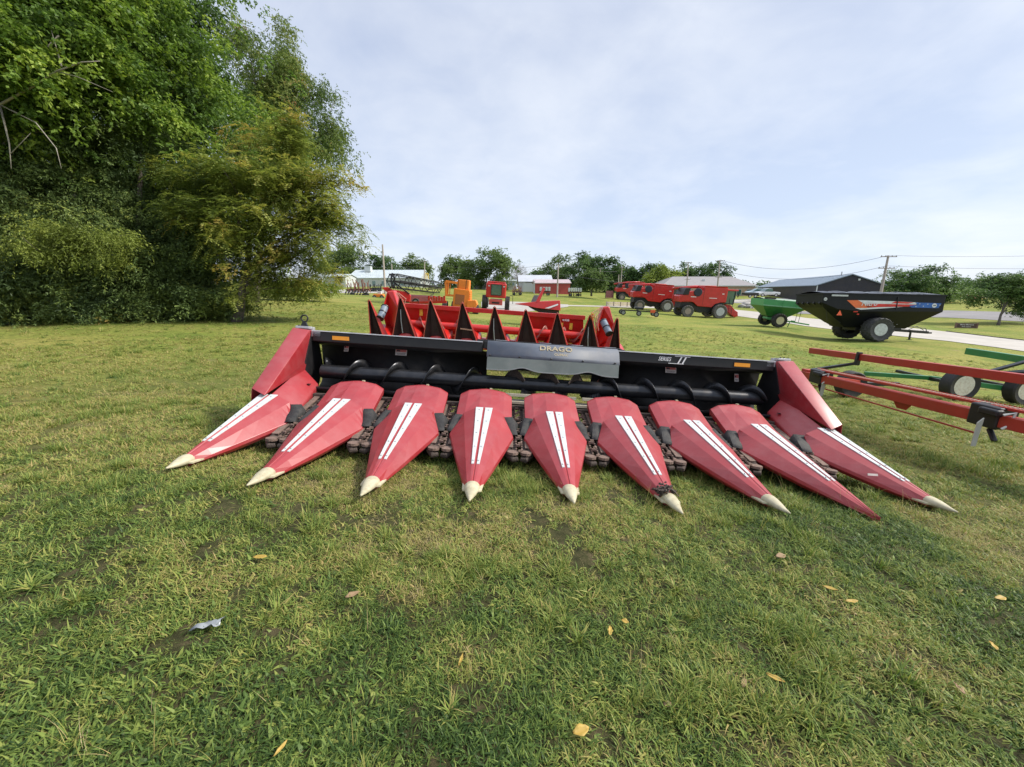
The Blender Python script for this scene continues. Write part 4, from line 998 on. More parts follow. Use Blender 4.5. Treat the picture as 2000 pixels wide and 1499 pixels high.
# low black running gear
t = thing('wagon_running_gear', 'low black wagon running gear with small wheels, below the middle combine', 'wagon frame', seat(P(1248, 617, 45), R(-8), 1))
q = MB().bar((-1.9, 0, .55), (2.0, -.4, .55), .12, .14).bar((-1.9, -.7, .55), (-1.9, .8, .55), .1, .1).bar((1.7, -.9, .55), (1.7, .6, .55), .1, .1).bar((-.2, -.7, .6), (-.2, .7, .6), .1, .1).bar((1.9, -.4, .6), (2.8, -.6, .75), .06, .06).bar((-.2, -.6, .6), (1.7, -.8, .6), .08, .08)
q.build('frame', BLACK, t)
MB().box((1.3, -.9, .62), (.5, .3, .3)).build('orange_bracket', paint('orange_red', (.75, .12, .04), .5), t)
MB().box((-.1, .2, .85), (1.0, .8, .25)).build('bolster_plate', DKSTEEL, t, bevel=.05)
for x, y in ((-1.95, -.8), (-1.95, .9), (-.2, -.85), (1.7, -1.0), (1.7, .7)): wheel(t, (x, y, .30), .30, .2, .17, RUBBER, GREY, -1, 0)
# ---- header trailers at the right
TR = thing('red_header_trailer', 'long red header trailer with toothed rail and black clamps at the right edge', 'header trailer', Vector((6.2, 6.5, gz(6.2, 6.5))))
RB = paint('trailer_red', (.36, .030, .018), .45, 0, .12, 2, dirt=.25, dirtc=(.2, .08, .05))
def wb(a, b, w, h, nm, m, par=TR, bev=.006): return MB().bar(a, b, w, h).build(nm, m, par, world=True, bevel=bev)
U0, U1 = P(1584, 685, 9.0), P(2000, 741, 4.9); dU = (U1 - U0); U2 = U0 + dU * 1.5
wb(U0, U2, .10, .125, 'upper_beam', RB)
L0, L1 = P(1567, 731, 8.0), P(1925, 815, 4.62); dL = (L1 - L0); L2 = L0 + dL * 1.5
wb(L0, L2, .14, .14, 'main_beam', RB)
# toothed rail on the main beam
off = Vector((.02, .05, .145)); q = MB()
N0, N1 = L0 + dL * .12 + off, L2 + off
q.bar(N0, N1, .05, .03); sd_ = dL.normalized().cross(Vector((0, 0, 1))).normalized()
for k in range(100):
    a = N0.lerp(N1, k / 100); b = N0.lerp(N1, (k + .5) / 100)
    q.prism([a - sd_ * .09, b - sd_ * .09, a.lerp(b, .5) - sd_ * .015 + Vector((0, 0, .03))], (0, 0, .016))
q.build('toothed_rail', RB, TR, world=True)
q = MB()
for k in range(100):
    a = N0.lerp(N1, k / 100) + Vector((0, 0, .022)); q.bar(a - sd_ * .085, a - sd_ * .008 + dL.normalized() * .025, .020, .008)
q.build('worn_tooth_edge', paint('pale_worn_steel', (.62, .52, .44), .5, .2), TR, world=True)
for f in (.16, 1.02):
    c = L0 + dL * f
    q = MB().box(c + Vector((.02, .02, .03)), (.24, .30, .26)).box(c + Vector((-.10, -.05, .10)), (.10, .2, .08)).bar(c + Vector((0, 0, -.12)), c + Vector((-.02, -.1, -.25)), .06, .04)
    q.build('clamp', BLACK, TR, world=True, bevel=.02)
    q = MB().tube([c + Vector((-.12, -.18, .10)), c + Vector((-.04, -.22, .14)), c + Vector((-.06, -.22, 0)), c + Vector((-.12, -.2, -.06))], .014, 6)
    q.build('cable', paint('pale_hose', (.55, .55, .52), .5), TR, world=True)
    q = MB().prism([c + Vector((-.10, -.19, -.05)), c + Vector((-.03, -.19, -.05)), c + Vector((-.06, -.2, -.30)), c + Vector((-.12, -.2, -.32))], (0, .012, 0)) if f < .5 else MB().prism([c + Vector((-.28, -.10, -.02)), c + Vector((-.22, -.10, .04)), c + Vector((-.25, -.12, -.30)), c + Vector((-.30, -.12, -.30))], (0, .012, 0))
    q.build('strap_end', paint('grey_webbing', (.42, .42, .37), .8), TR, world=True)
wb(L0 + dL * .03 + Vector((0, 0, -.17)), L0 + dL * .98 + Vector((0, 0, -.22)), .022, .022, 'brake_rod', RB)
c = L0 + dL * .62; MB().prism([c + Vector((-.02, -.08, -.06)), c + dL * .09 + Vector((-.02, -.08, -.06)), c + dL * .06 + Vector((0, -.08, -.17)), c + dL * .02 + Vector((0, -.08, -.17))], (0, .02, 0)).build('gusset', RB, TR, world=True)
# black brace from main beam to upper beam, posts
br0, br1 = L0 + dL * .07 + Vector((0, 0, .12)), U0 + dU * .36 + Vector((-.06, 0, -.12))
wb(br0, br1, .06, .05, 'brace', DKSTEEL); 
wb(br1 + Vector((0, 0, -.04)), br1 + Vector((.02, 0, .22)), .05, .09, 'clamp_post', BLACK)
wb(L0 + Vector((-.05, -.1, .1)), L0 + dL * .12 + Vector((.35, .3, .05)), .16, .05, 'cross_member', RB)
wb(L2 + Vector((0, 0, 0)), U2 + Vector((0, 0, 0)), .08, .08, 'rear_post', RB)
wc = P(1663, 741, 8.8); wgz = gz(wc.x, wc.y)
wheel(TR, (wc.x - 6.2, wc.y - 6.5, wgz - gz(6.2, 6.5) + .31), .31, .24, .16, RUBBER, BLACK, -1, 0)
wb(Vector((wc.x, wc.y, wgz + .31)), Vector((wc.x + 1.1, wc.y, wgz + .31)), .08, .08, 'axle', BLACK)
wb(L0 + dL * .1, Vector((wc.x + .2, wc.y, wgz + .35)), .10, .1, 'axle_arm', RB)
TG = thing('green_header_trailer', 'green header trailer with black tyres on cream wheels behind the red one', 'header trailer', Vector((10.7, 8.9, gz(10.7, 8.9))))
bg = TG.matrix_basis.translation
V0, V1 = P(1889, 686, 10.5), P(2060, 712, 8.8)
wb(V0, V0 + (V1 - V0) * 3, .12, .17, 'upper_beam', GREEN, TG)
wb(P(1688, 730, 10.0), P(1822, 739, 9.6), .08, .10, 'tow_tongue', GREEN, TG)
wb(P(1815, 739, 9.6), P(2200, 790, 8.8), .12, .12, 'axle_frame', GREEN, TG)
for px, py, Z in ((1867, 777, 9.0), (1990, 786, 9.2)):
    c = P(px, py, Z); c = Vector((c.x, c.y, gz(c.x, c.y)))
    wheel(TG, Vector((c.x, c.y, c.z + .37)) - bg, .38, .26, .235, paint('smooth_tyre', (.018, .018, .02), .6, 0, .2, 5, dirt=.12), paint('white_rim', (.72, .70, .60), .45, 0, .1, 8, dirt=.55, dirtc=(.35, .2, .08)), -1, 0, hub=RUST)
    MB().bar((c.x, c.y, c.z + .37), (c.x + .1, c.y + 1.6, c.z + .37), .07, .07).build('axle', BLACK, TG, world=True)
wb(P(1925, 728, 9.3), P(2010, 705, 9.0), .12, .05, 'brace', DKSTEEL, TG)
wb(P(1925, 735, 9.4), P(2010, 728, 9.2), .2, .12, 'clamp', BLACK, TG)
# ------------------------------------------------------------------ buildings
def mtl(name, c, axis='x', freq=4.0, rough=.5, d=.06, c2=None):
    """ribbed sheet or course pattern"""
    if name in MATS: return MATS[name]
    m = paint(name, c, rough, 0, .07, .6, dirt=.12)
    t = m.node_tree; b = t.nodes['Principled BSDF']
    co = nn(t, 'ShaderNodeTexCoord').outputs['Object']
    w = nn(t, 'ShaderNodeTexWave', wave_type='BANDS', bands_direction=axis.upper(), i_Scale=freq, i_Distortion=0.0); t.links.new(co, w.inputs[0])
    bn = nn(t, 'ShaderNodeBump', i_Strength=.5, i_Distance=.04); t.links.new(w.outputs['Fac'], bn.inputs['Height']); t.links.new(bn.outputs[0], b.inputs['Normal'])
    return m
def brickm(name, c1, c2, mortar, sc=1.0):
    m = bpy.data.materials.new(name); m.use_nodes = True; t = m.node_tree; b = t.nodes['Principled BSDF']
    co = nn(t, 'ShaderNodeTexCoord').outputs['Object']
    mp = nn(t, 'ShaderNodeMapping'); mp.inputs['Rotation'].default_value = (R(90), 0, 0); t.links.new(co, mp.inputs[0])
    br = nn(t, 'ShaderNodeTexBrick', i_Scale=sc); t.links.new(mp.outputs[0], br.inputs[0])
    for k, v in (('Color1', c1), ('Color2', c2), ('Mortar', mortar)): br.inputs[k].default_value = v + (1,)
    n = nn(t, 'ShaderNodeTexNoise', i_Scale=.8); t.links.new(co, n.inputs[0])
    t.links.new(mixc(t, ramp(t, n.outputs[0], [(.4, (0, 0, 0)), (.6, (.5, .5, .5))]), br.outputs[0], (.42, .34, .26)), b.inputs['Base Color']); b.inputs['Roughness'].default_value = .85
    return m
WHM = mtl('white_metal_wall', (.50, .53, .53)); WHR = mtl('white_metal_roof', (.48, .54, .56), rough=.4)
def box_house(name, label, cat, px0, px1, yb, ye, yr, Z, depth, wall, roof, style='long', yaw=0.0, over=.3, group=None, inset=.3):
    A, B = P(px0, yb, Z), P(px1, yb, Z); w = B.x - A.x; z0 = min(A.z, B.z) - .6
    ze = P((px0 + px1) / 2, ye, Z).z - z0; zr = P((px0 + px1) / 2, yr, Z + depth / 2).z - z0
    t = thing(name, label, cat, Matrix.Translation((A.x, A.y, z0)) @ Matrix.Rotation(yaw, 4, 'Z'), group)
    D = depth
    if style == 'long':
        MB().prism([(0, 0, 0), (0, D, 0), (0, D, ze), (0, D / 2, zr - .1), (0, 0, ze)], (w, 0, 0)).build('wall', wall, t)
        MB().prism([(-over, -over, ze - .05), (-over, D / 2, zr), (-over, D + over, ze - .05), (-over, D + over, ze + .1), (-over, D / 2, zr + .15), (-over, -over, ze + .1)], (w + 2 * over, 0, 0)).build('roof', roof, t)
    elif style == 'front':
        MB().prism([(0, 0, 0), (w, 0, 0), (w, 0, ze), (w / 2, 0, zr - .1), (0, 0, ze)], (0, D, 0)).build('wall', wall, t)
        MB().prism([(-over, -over, ze - .05), (w / 2, -over, zr), (w + over, -over, ze - .05), (w + over, -over, ze + .12), (w / 2, -over, zr + .16), (-over, -over, ze + .12)], (0, D + 2 * over, 0)).build('roof', roof, t)
    elif style == 'hip':
        MB().box((w / 2, D / 2, ze / 2), (w, D, ze)).build('wall', wall, t)
        o = over; i = w * inset
        MB().add([(-o, -o, ze - .02), (w + o, -o, ze - .02), (w + o, D + o, ze - .02), (-o, D + o, ze - .02), (i, D / 2, zr), (w - i * .5, D / 2, zr)], [(0, 1, 2, 3), (0, 4, 5, 1), (1, 5, 2), (2, 5, 4, 3), (3, 4, 0)]).build('roof', roof, t)
        MB().box((w / 2, -o, ze - .05), (w + 2 * o, .06, .22)).build('fascia', WHITE, t)
    t['dims'] = 0; del t['dims']
    return t, w, ze, zr
def win(t, x, z, w, h, m=None, y=-.04, name='window'):
    o = MB().box((x, y, z), (w, .06, h)).build(name, m or GLASS, t)
    MB().box((x, y - .01, z + h / 2 + .04), (w + .16, .08, .08)).box((x, y - .01, z - h / 2 - .04), (w + .16, .08, .08)).box((x - w / 2 - .04, y - .01, z), (.08, .08, h)).box((x + w / 2 + .04, y - .01, z), (.08, .08, h)).build('frame', WHITE, o)
GRS = paint('grey_shingles', (.26, .245, .25), .85, 0, .12, 1.5, dirt=.3, dirtc=(.18, .16, .16), bump=.3, bscale=8)
t, w, ze, zr = box_house('white_metal_barn', 'long white metal building with white roof and a rooftop cooler', 'barn', 682, 822, 562, 544, 529, 118, 14, WHM, WHR)
MB().box((w * .2, 5.5, zr + .3), (1.9, 1.9, 1.7)).build('roof_cooler', WHITE, t)
for k in range(4): win(t, w * (.35 + k * .13), 1.9, 1.0, 1.2)
MB().box((w * .9, -.05, 1.7), (3.2, .1, 2.6)).build('sliding_door', mtl('grey_metal', (.42, .44, .46)), t)
t, w, ze, zr = box_house('white_lean_to', 'low white building with a dark open bay at the left edge of the lane', 'building', 636, 676, 560, 541, 537, 110, 8, WHM, WHR)
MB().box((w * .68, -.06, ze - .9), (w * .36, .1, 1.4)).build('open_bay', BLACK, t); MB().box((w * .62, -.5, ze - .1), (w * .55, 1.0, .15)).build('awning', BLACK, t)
t, w, ze, zr = box_house('grey_metal_shop', 'pale lavender grey metal building behind the red shed', 'building', 1014, 1078, 571, 551, 539, 112, 12, mtl('lavender_metal', (.46, .47, .53)), mtl('lavender_roof', (.48, .50, .55)))
MB().box((w * .28, -.05, 2.0), (3.0, .08, 2.6)).build('garage_door', WHITE, t); MB().box((w * .3, -.1, 3.4), (2.0, .3, .2)).build('vent_hood', BLACK, t)
t, w, ze, zr = box_house('red_shed', 'long red shed with a pale faded roof behind the planters', 'shed', 1045, 1113, 575, 554, 547.5, 100, 9, mtl('red_metal_wall', (.42, .06, .055)), mtl('faded_pink_roof', (.48, .38, .40)))
MB().box((-.12, 2.5, ze / 2 + .3), (.15, 5.0, ze + .6)).build('white_end_wall', WHITE, t)
t, w, ze, zr = box_house('white_trailer_home', 'narrow white mobile home right of the orange machine', 'mobile home', 916, 948, 563, 552, 550, 135, 4, WHM, GRS); 
for k in range(4): win(t, w * (.15 + k * .24), 1.9, .8, .9)
t, w, ze, zr = box_house('white_trailer_home', 'white mobile home directly behind the boxy red machine', 'mobile home', 962, 1008, 563, 549.5, 548, 135, 4, WHM, WHR)
for k in range(5): win(t, w * (.12 + k * .19), 1.9, .8, .9)
t, w, ze, zr = box_house('pale_gabled_house', 'pale two-storey house with a light gabled roof behind the smallest combine', 'house', 1222, 1254, 572, 549, 539, 135, 10, paint('cream_siding', (.6, .6, .58), .7), paint('light_roof', (.5, .52, .55), .7), 'front')
win(t, w * .35, 4.0, 1.0, 1.3); win(t, w * .65, 4.0, 1.0, 1.3)
BRK = brickm('tan_brick', (.40, .23, .17), (.50, .36, .26), (.48, .42, .36), 1.2)
t, w, ze, zr = box_house('brick_ranch_house', 'long low brick building with a grey hipped roof behind the largest combine', 'house', 1293, 1473, 580, 558.5, 541, 102, 15, BRK, GRS, 'hip', 0, .5, None, .22)
for k in range(9): win(t, w * (.07 + k * .108), 1.75, 1.1, 1.3)
MB().box((w * .40, -.02, 1.6), (1.1, .08, 2.2)).build('door', WHITE, t)
MB().box((w + .05, .3, 1.6), (.12, .12, 3.2)).build('downpipe', WHITE, t)
MB().box((w * .5, 3.5, zr - 1.1), (.5, .5, .5)).build('roof_vent', WHITE, t)
# dark metal building seen at an angle
A = P(1592, 582, 79); z0 = A.z - .6; 
MBk = Matrix.Translation((A.x, A.y, z0)) @ Matrix.Rotation(math.atan2(-3.3, 10.0), 4, 'Z')
DK = mtl('dark_navy_metal', (.018, .018, .030)); DKR = mtl('blue_grey_roof', (.20, .25, .31), axis='x', rough=.45)
t = thing('dark_metal_warehouse', 'big dark navy metal building with a blue-grey roof and gable towards the black cart', 'warehouse', MBk)
ze = P(1592, 558, 79).z - z0; zr = P(1651, 537.5, 78).z - z0; w = 11.0; D = 44
MB().prism([(0, 0, 0), (w, 0, 0), (w, 0, ze), (w / 2, 0, zr - .1), (0, 0, ze)], (0, D, 0)).build('wall', DK, t)
MB().prism([(-.3, -.25, ze - .1), (w / 2, -.25, zr - .02), (w + .3, -.25, ze - .1), (w + .3, -.25, ze + .08), (w / 2, -.25, zr + .16), (-.3, -.25, ze + .08)], (0, D + .5, 0)).build('roof', DKR, t)
MB().box((w / 2 + 1.3, -.05, ze + 1.1), (.35, .1, .35)).build('gable_lamp', WHITE, t)
MB().lathe([(.12, 0), (.12, .7)], (w / 2 - .6, 3, zr), 'z', 8).build('roof_flue', STEEL, t)
q = MB(); q.prism([(-.06, -.06, 0), (.12, -.06, 0), (.12, -.06, ze), (-.06, -.06, ze)], (0, .12, 0)); q.build('corner_trim', WHITE, t)
# far right little red barn
t, w, ze, zr = box_house('small_red_barn', 'tiny red roofed barn seen through the branches at the far right', 'barn', 1906, 1926, 592, 585, 577, 95, 5, BLACK, paint('brick_red_roof', (.32, .07, .05), .7))
t, w, ze, zr = box_house('white_woodland_house', 'white building glimpsed through the cedars at the left', 'building', 205, 300, 556, 524, 512, 48, 8, WHM, WHR)
# ------------------------------------------------------------------ cars
def car(px, py, Z, label, col, kind='pickup', yaw=0.0, glass=GLASS):
    t = thing('parked_' + kind, label, 'car' if kind == 'car' else 'pickup', seat(P(px, py, Z), yaw, 1.2))
    side = [(-2.3, .45), (-2.35, .95), (-.9, 1.0), (-.75, 1.0), (1.2, 1.05), (2.3, .9), (2.4, .45)]
    MB().prism([(x, -.9, z) for x, z in side], (0, 1.8, 0)).build('body', col, t, bevel=.08)
    cab = [(-.8, 1.0), (-.55, 1.65), (.6, 1.68), (1.25, 1.05)] if kind == 'pickup' else [(-1.6, 1.0), (-1.1, 1.5), (.5, 1.52), (1.3, 1.03)]
    MB().prism([(x, -.78, z) for x, z in cab], (0, 1.56, 0)).build('cabin', glass, t, bevel=.05)
    MB().prism([(x, -.72, z) for x, z in [(cab[1][0] - .03, cab[1][1] - .04), (cab[1][0], cab[1][1] + .04), (cab[2][0], cab[2][1] + .04), (cab[2][0] + .05, cab[2][1] - .04)]], (0, 1.44, 0)).build('roof', col, t)
    for x in (-1.45, 1.45):
        for s in (-1, 1): wheel(t, (x, s * .82, .36), .36, .24, .22, RUBBER, STEEL, s, 0, n=20)
    for s in (-1, 1): MB().box((2.36, s * .65, .8), (.08, .3, .15)).build('headlight', WHITE, t)
    return t
car(1497, 579.5, 84, 'white pickup parked between the brick house and the dark building', paint('white_car_paint', (.62, .64, .66), .25, coat=.6), 'pickup', R(180))
car(1478, 578, 88, 'pale blue car just left of the white pickup', paint('pale_blue_paint', (.35, .45, .52), .25, coat=.6), 'car', R(170))
t = thing('flatbed_trailer', 'black flatbed trailer parked left of the pale blue car', 'trailer', seat(P(1464, 581.5, 82), R(3), 1))
MB().box((0, 0, .75), (2.6, 1.8, .5)).build('bed', BLACK, t, bevel=.04)
for x in (-.6, .6): wheel(t, (x, -.9, .33), .33, .2, .2, RUBBER, STEEL, -1, 0, n=18)
MB().bar((1.3, 0, .6), (2.3, 0, .5), .1, .1).build('tongue', BLACK, t)
# ------------------------------------------------------------------ roadside bits
SG = G(1886, 642); t = thing('brown_lawn_sign', 'low brown sign with two lines of white lettering on the right lawn', 'sign', seat(SG, R(-22), 1))
MB().box((0, 0, .30), (1.55, .10, .50)).build('board', paint('brown_board', (.085, .045, .045), .6, 0, .2, 5), t, bevel=.01)
for x in (-.84, .84): MB().box((x, 0, .32), (.13, .14, .58)).build('post', paint('brown_post', (.18, .11, .09), .8), t)
text('sign_words', 'Barry Monroe', .19, FW, t, (0, -.055, .41), front, .002, 0, .002)
text('sign_words', 'Park Center', .15, FW, t, (0, -.055, .20), front, .002, 0, .001)
rs = random.Random(12)
def rock(c, r, label):
    b = bmesh.new(); bmesh.ops.create_icosphere(b, subdivisions=2, radius=r)
    for v in b.verts: v.co = Vector((v.co.x * 1.3, v.co.y, v.co.z * .8)) * rs.uniform(.82, 1.15)
    me = bpy.data.meshes.new('boulder'); b.to_mesh(me); b.free(); me.materials.append(paint('grey_stone', (.30, .29, .28), .9, 0, .3, 2, dirt=.4))
    o = bpy.data.objects.new('boulder', me); COL.objects.link(o); o.location = c; return tag(o, label, 'boulder', 'boulders by the driveway')
for k, (px, py, r) in enumerate(((1449, 601, .55), (1456, 600, .75), (1463, 602, .5))):
    g = G(px, py); rock(g + Vector((0, 0, r * .4)), r, ['left grey boulder by the driveway', 'largest grey boulder, in the middle of the three by the driveway', 'right grey boulder beside the white posts'][k])
for k, px in enumerate((1466.5, 1471)):
    g = G(px, 603); o = MB().lathe([(.13, 0), (.13, 1.35), (.08, 1.45), (.01, 1.47)], (0, 0, 0), 'z', 12).mat(1).lathe([(.135, .9), (.135, 1.05)], (0, 0, 0), 'z', 12).build('bollard', [WHITE, GREY], None, smooth='auto')
    o.location = g; tag(o, ['white post next to the boulders', 'white post farther right from the boulders'][k], 'bollard', 'white posts by the driveway')
TIM = paint('weathered_timber', (.42, .37, .30), .85, 0, .2, 3, dirt=.3)
a, b = G(1184, 599), G(1237, 600); t = thing('low_timber_barrier', 'low weathered timber barrier on the far lawn left of the combines', 'barrier', Matrix.Translation(a))
for k in range(2): MB().bar((0, 0, .3 + k * .35), (b.x - a.x, b.y - a.y, .3 + k * .35 + b.z - a.z), .15, .28).build('rail', TIM, t)
for f in (0, .25, .5, .75, 1): MB().box(((b.x - a.x) * f, (b.y - a.y) * f - .12, (b.z - a.z) * f + .4), (.14, .14, .9)).build('post', TIM, t)
g = G(1190, 583); t = thing('red_board_panel', 'faded red upright panel beside the smallest combine', 'panel', Matrix.Translation(g)); MB().box((0, 0, .95), (1.8, .12, 1.7)).build('board', mtl('faded_red_boards', (.34, .13, .14)), t)
for x in (-.95, .95): MB().box((x, 0, .95), (.12, .16, 1.95)).build('post', BLACK, t)
# kerb line along the driveway
q = MB(); pts = [G(px, py) for px, py in ((1850, 648.5), (1900, 654.5), (1950, 660.5), (2000, 665.8), (2060, 672.5), (2150, 684))]
q.loft([[Vector((p.x, p.y, gz(p.x, p.y) + h)) + Vector((0, d, 0)) for d, h in ((0, -.05), (0, .09), (.14, .09), (.14, -.05))] for p in pts])
o = q.build('road_kerb', paint('dark_kerb', (.14, .12, .11), .9)); o['kind'] = 'structure'
# ------------------------------------------------------------------ poles and wires
WOOD = paint('weathered_pole', (.33, .29, .25), .85, 0, .2, 3, dirt=.4, dirtc=(.18, .15, .12))
def pole(px0, py0, px1, py1, Z, label, arms=(), r=.14, nm='utility_pole', Zt=None):
    a, b = P(px0, py0, Z), P(px1, py1, Zt or Z); a = Vector((a.x, a.y, a.z - .5))
    t = thing(nm, label, 'utility pole', Matrix.Translation(a))
    d = b - a
    MB().tube([(0, 0, 0), d * .5, d], [r * 1.25, r * 1.1, r * .85], 10).build('post', WOOD, t, smooth='auto')
    for f, w in arms:
        c = d * f; MB().bar(c + Vector((-w / 2, -.12, 0)), c + Vector((w / 2, -.12, 0)), .11, .12).build('crossarm', WOOD, t)
        for s in (-.46, -.2, .2, .46): MB().lathe([(.05, 0), (.07, .09), (.03, .16)], c + Vector((w * s, -.12, .06)), 'z', 8).build('insulator', GREY, t)
    return b
T1 = pole(1717, 590, 1735, 500.5, 62, 'leaning wooden utility pole with two crossarms behind the black grain cart', ((.985, 2.6), (.75, 2.6)), .17)
T2 = pole(1399, 590, 1406, 509, 78, 'tall utility pole with crossarms above the largest combine', ((.985, 1.9), (.62, 1.4)), .14)
T3 = pole(1341, 575, 1344, 512.5, 96, 'utility pole with a crossarm over the left part of the brick house', ((.985, 1.9), (.5, 1.4)), .14)
T4 = pole(1088, 585, 1090.5, 517, 84, 'pale pole without crossarm in front of the red shed', (), .15)
T5 = pole(753, 584, 747, 478, 62, 'tall thin grey pole in front of the white barn', (), .14)
T6 = pole(828, 562, 829.5, 509, 110, 'utility pole with crossarm at the right end of the white barn', ((.97, 2.2),), .16)
pole(1212, 560, 1215, 521, 120, 'short utility pole beside the pale gabled house', ((.95, 1.8),), .15)
pole(1172, 560, 1172.5, 524, 120, 'lamp pole in front of the dark round trees', ((.97, 1.3),), .12)
pole(766, 545, 765, 516, 125, 'short pole rising behind the white barn roof', (), .15)
pole(861.5, 560, 861, 517, 140, 'slim dark pole left of the twin leafy trees', (), .16)
pole(1208, 560, 1208.5, 537, 110, 'stubby light wooden post left of the pale gabled house', (), .13)
pole(1316, 560, 1316, 527, 130, 'small pole among the trees left of the brick house', (), .12)
pole(748, 545, 748, 530, 140, 'short stub pole behind the roof cooler of the white barn', (), .12)
WR = paint('wire_black', (.10, .10, .11), .6)
def wire(a, b, sag, label, r=.022):
    a, b = Vector(a), Vector(b); c = a
    q = MB().tube([(a.lerp(b, k / 16) - a) - Vector((0, 0, sag * 4 * (k / 16) * (1 - k / 16))) for k in range(17)], r, 5)
    o = q.build('overhead_wire', WR); o.location = a; tag(o, label, 'wire', 'overhead wires')
up = Vector((0, 0, .1))
wire(T1 + up, P(2250, 489, 58), .5, 'topmost wire running right from the leaning pole')
wire(P(1731, 519.5, 61.5), P(2250, 518, 58), .5, 'lower wire running right from the leaning pole')
wire(T2 + up, T1 + up, 2.0, 'upper sagging wire between the leaning pole and the tall pole over the largest combine', .026)
wire(P(1403, 526, 78), P(1730, 520, 62), 2.0, 'lower sagging wire left of the leaning pole', .026)
wire(P(1404, 524, 78), T3, .6, 'short wire between the two crossarm poles above the brick house', .024)
wire(T4, P(1205, 531, 100), .5, 'upper wire running right from the pale pole', .028)
wire(P(1089, 535, 84), P(1300, 559, 80), .3, 'lower wire running down right from the pale pole', .028)
wire(P(870, 521, 90), T4, .6, 'long wire crossing in front of the twin leafy trees', .026)
wire(P(640, 519, 90), P(830, 521, 100), .3, 'thin wire above the white barn roof', .022)
t = thing('roadside_sign', 'tall roadside sign with a yellow double arch right of the white barn', 'sign', Matrix.Translation(P(835, 565, 120)))
MB().lathe([(.18, 0), (.18, 3.2)], (0, 0, 0), 'z', 8).build('post', WHITE, t)
MB().tube([(-.45 + .225 * 0, 0, 3.0)] + [(-.25 + .22 * math.cos(k), 0, 3.9 + .9 * math.sin(k)) for k in np.linspace(math.pi, 0, 7)] + [(0, 0, 3.1)], .10, 6).tube([(0, 0, 3.1)] + [(.25 + .22 * math.cos(k), 0, 3.9 + .9 * math.sin(k)) for k in np.linspace(math.pi, 0, 7)] + [(.45, 0, 3.0)], .10, 6).build('arches', YEL, t)
# ------------------------------------------------------------------ trees
LG = leafmat('leaves_green', [(0, (0.040, 0.071, 0.021)), (.45, (0.098, 0.167, 0.037)), (.8, (0.196, 0.287, 0.052)), (1, (0.310, 0.391, 0.081))], .35)
LO = leafmat('leaves_olive', [(0, (.10, .14, .035)), (.45, (.21, .25, .060)), (.8, (.34, .34, .085)), (1, (.42, .30, .10))], .35)
LA = leafmat('leaves_airy', [(0, (0.068, 0.112, 0.033)), (.5, (0.143, 0.195, 0.053)), (.85, (0.240, 0.262, 0.083)), (1, (0.330, 0.195, 0.090))], .35)
LC = leafmat('needles_cedar', [(0, (0.050, 0.080, 0.032)), (.5, (0.102, 0.150, 0.045)), (.85, (0.195, 0.247, 0.063)), (1, (0.300, 0.315, 0.075))], .15)
LY = leafmat('needles_yellowgreen', [(0, (0.098, 0.127, 0.029)), (.5, (0.184, 0.230, 0.046)), (1, (0.287, 0.322, 0.069))], .2)
LD = leafmat('leaves_far_dark', [(0, (0.038, 0.074, 0.030)), (.5, (0.081, 0.142, 0.046)), (1, (0.162, 0.236, 0.074))], .3)
LM = leafmat('leaves_far_mid', [(0, (0.052, 0.092, 0.032)), (.5, (0.115, 0.172, 0.052)), (1, (0.207, 0.259, 0.081))], .3)
LYG = leafmat('leaves_far_lime', [(0, (.10, .15, .03)), (.5, (.20, .26, .05)), (1, (.32, .36, .09))], .3)
LGY = leafmat('twigs_grey', [(0, (.16, .15, .14)), (1, (.30, .27, .26))], .1)
BARK = paint('bark', (.12, .10, .085), .9, 0, .3, 5, dirt=.5, dirtc=(.06, .05, .04), bump=.6)
BARKP = paint('pale_bark', (.30, .27, .23), .9, 0, .25, 5, dirt=.4, dirtc=(.16, .14, .12), bump=.5)
def norm(a): return a / (np.linalg.norm(a, axis=1, keepdims=True) + 1e-9)
def leafmesh(name, parent, mat_, pos, d, nrm, L, Wd, tone):
    s = norm(np.cross(d, nrm)); n = len(pos)
    V = np.empty((n, 4, 3)); V[:, 0] = pos; V[:, 1] = pos + d * (L * .45)[:, None] + s * (Wd / 2)[:, None]; V[:, 2] = pos + d * L[:, None]; V[:, 3] = pos + d * (L * .45)[:, None] - s * (Wd / 2)[:, None]
    me = bpy.data.meshes.new(name); me.vertices.add(n * 4); me.vertices.foreach_set('co', V.ravel().astype(np.float32))
    me.loops.add(n * 4); me.loops.foreach_set('vertex_index', np.arange(n * 4, dtype=np.int32))
    me.polygons.add(n); me.polygons.foreach_set('loop_start', np.arange(0, n * 4, 4, dtype=np.int32))
    me.update(calc_edges=True)
    at = me.attributes.new('tone', 'FLOAT', 'FACE'); at.data.foreach_set('value', np.clip(tone, 0, 1).astype(np.float32))
    me.materials.append(mat_)
    o = bpy.data.objects.new(name, me); COL.objects.link(o); o.parent = parent
    return o
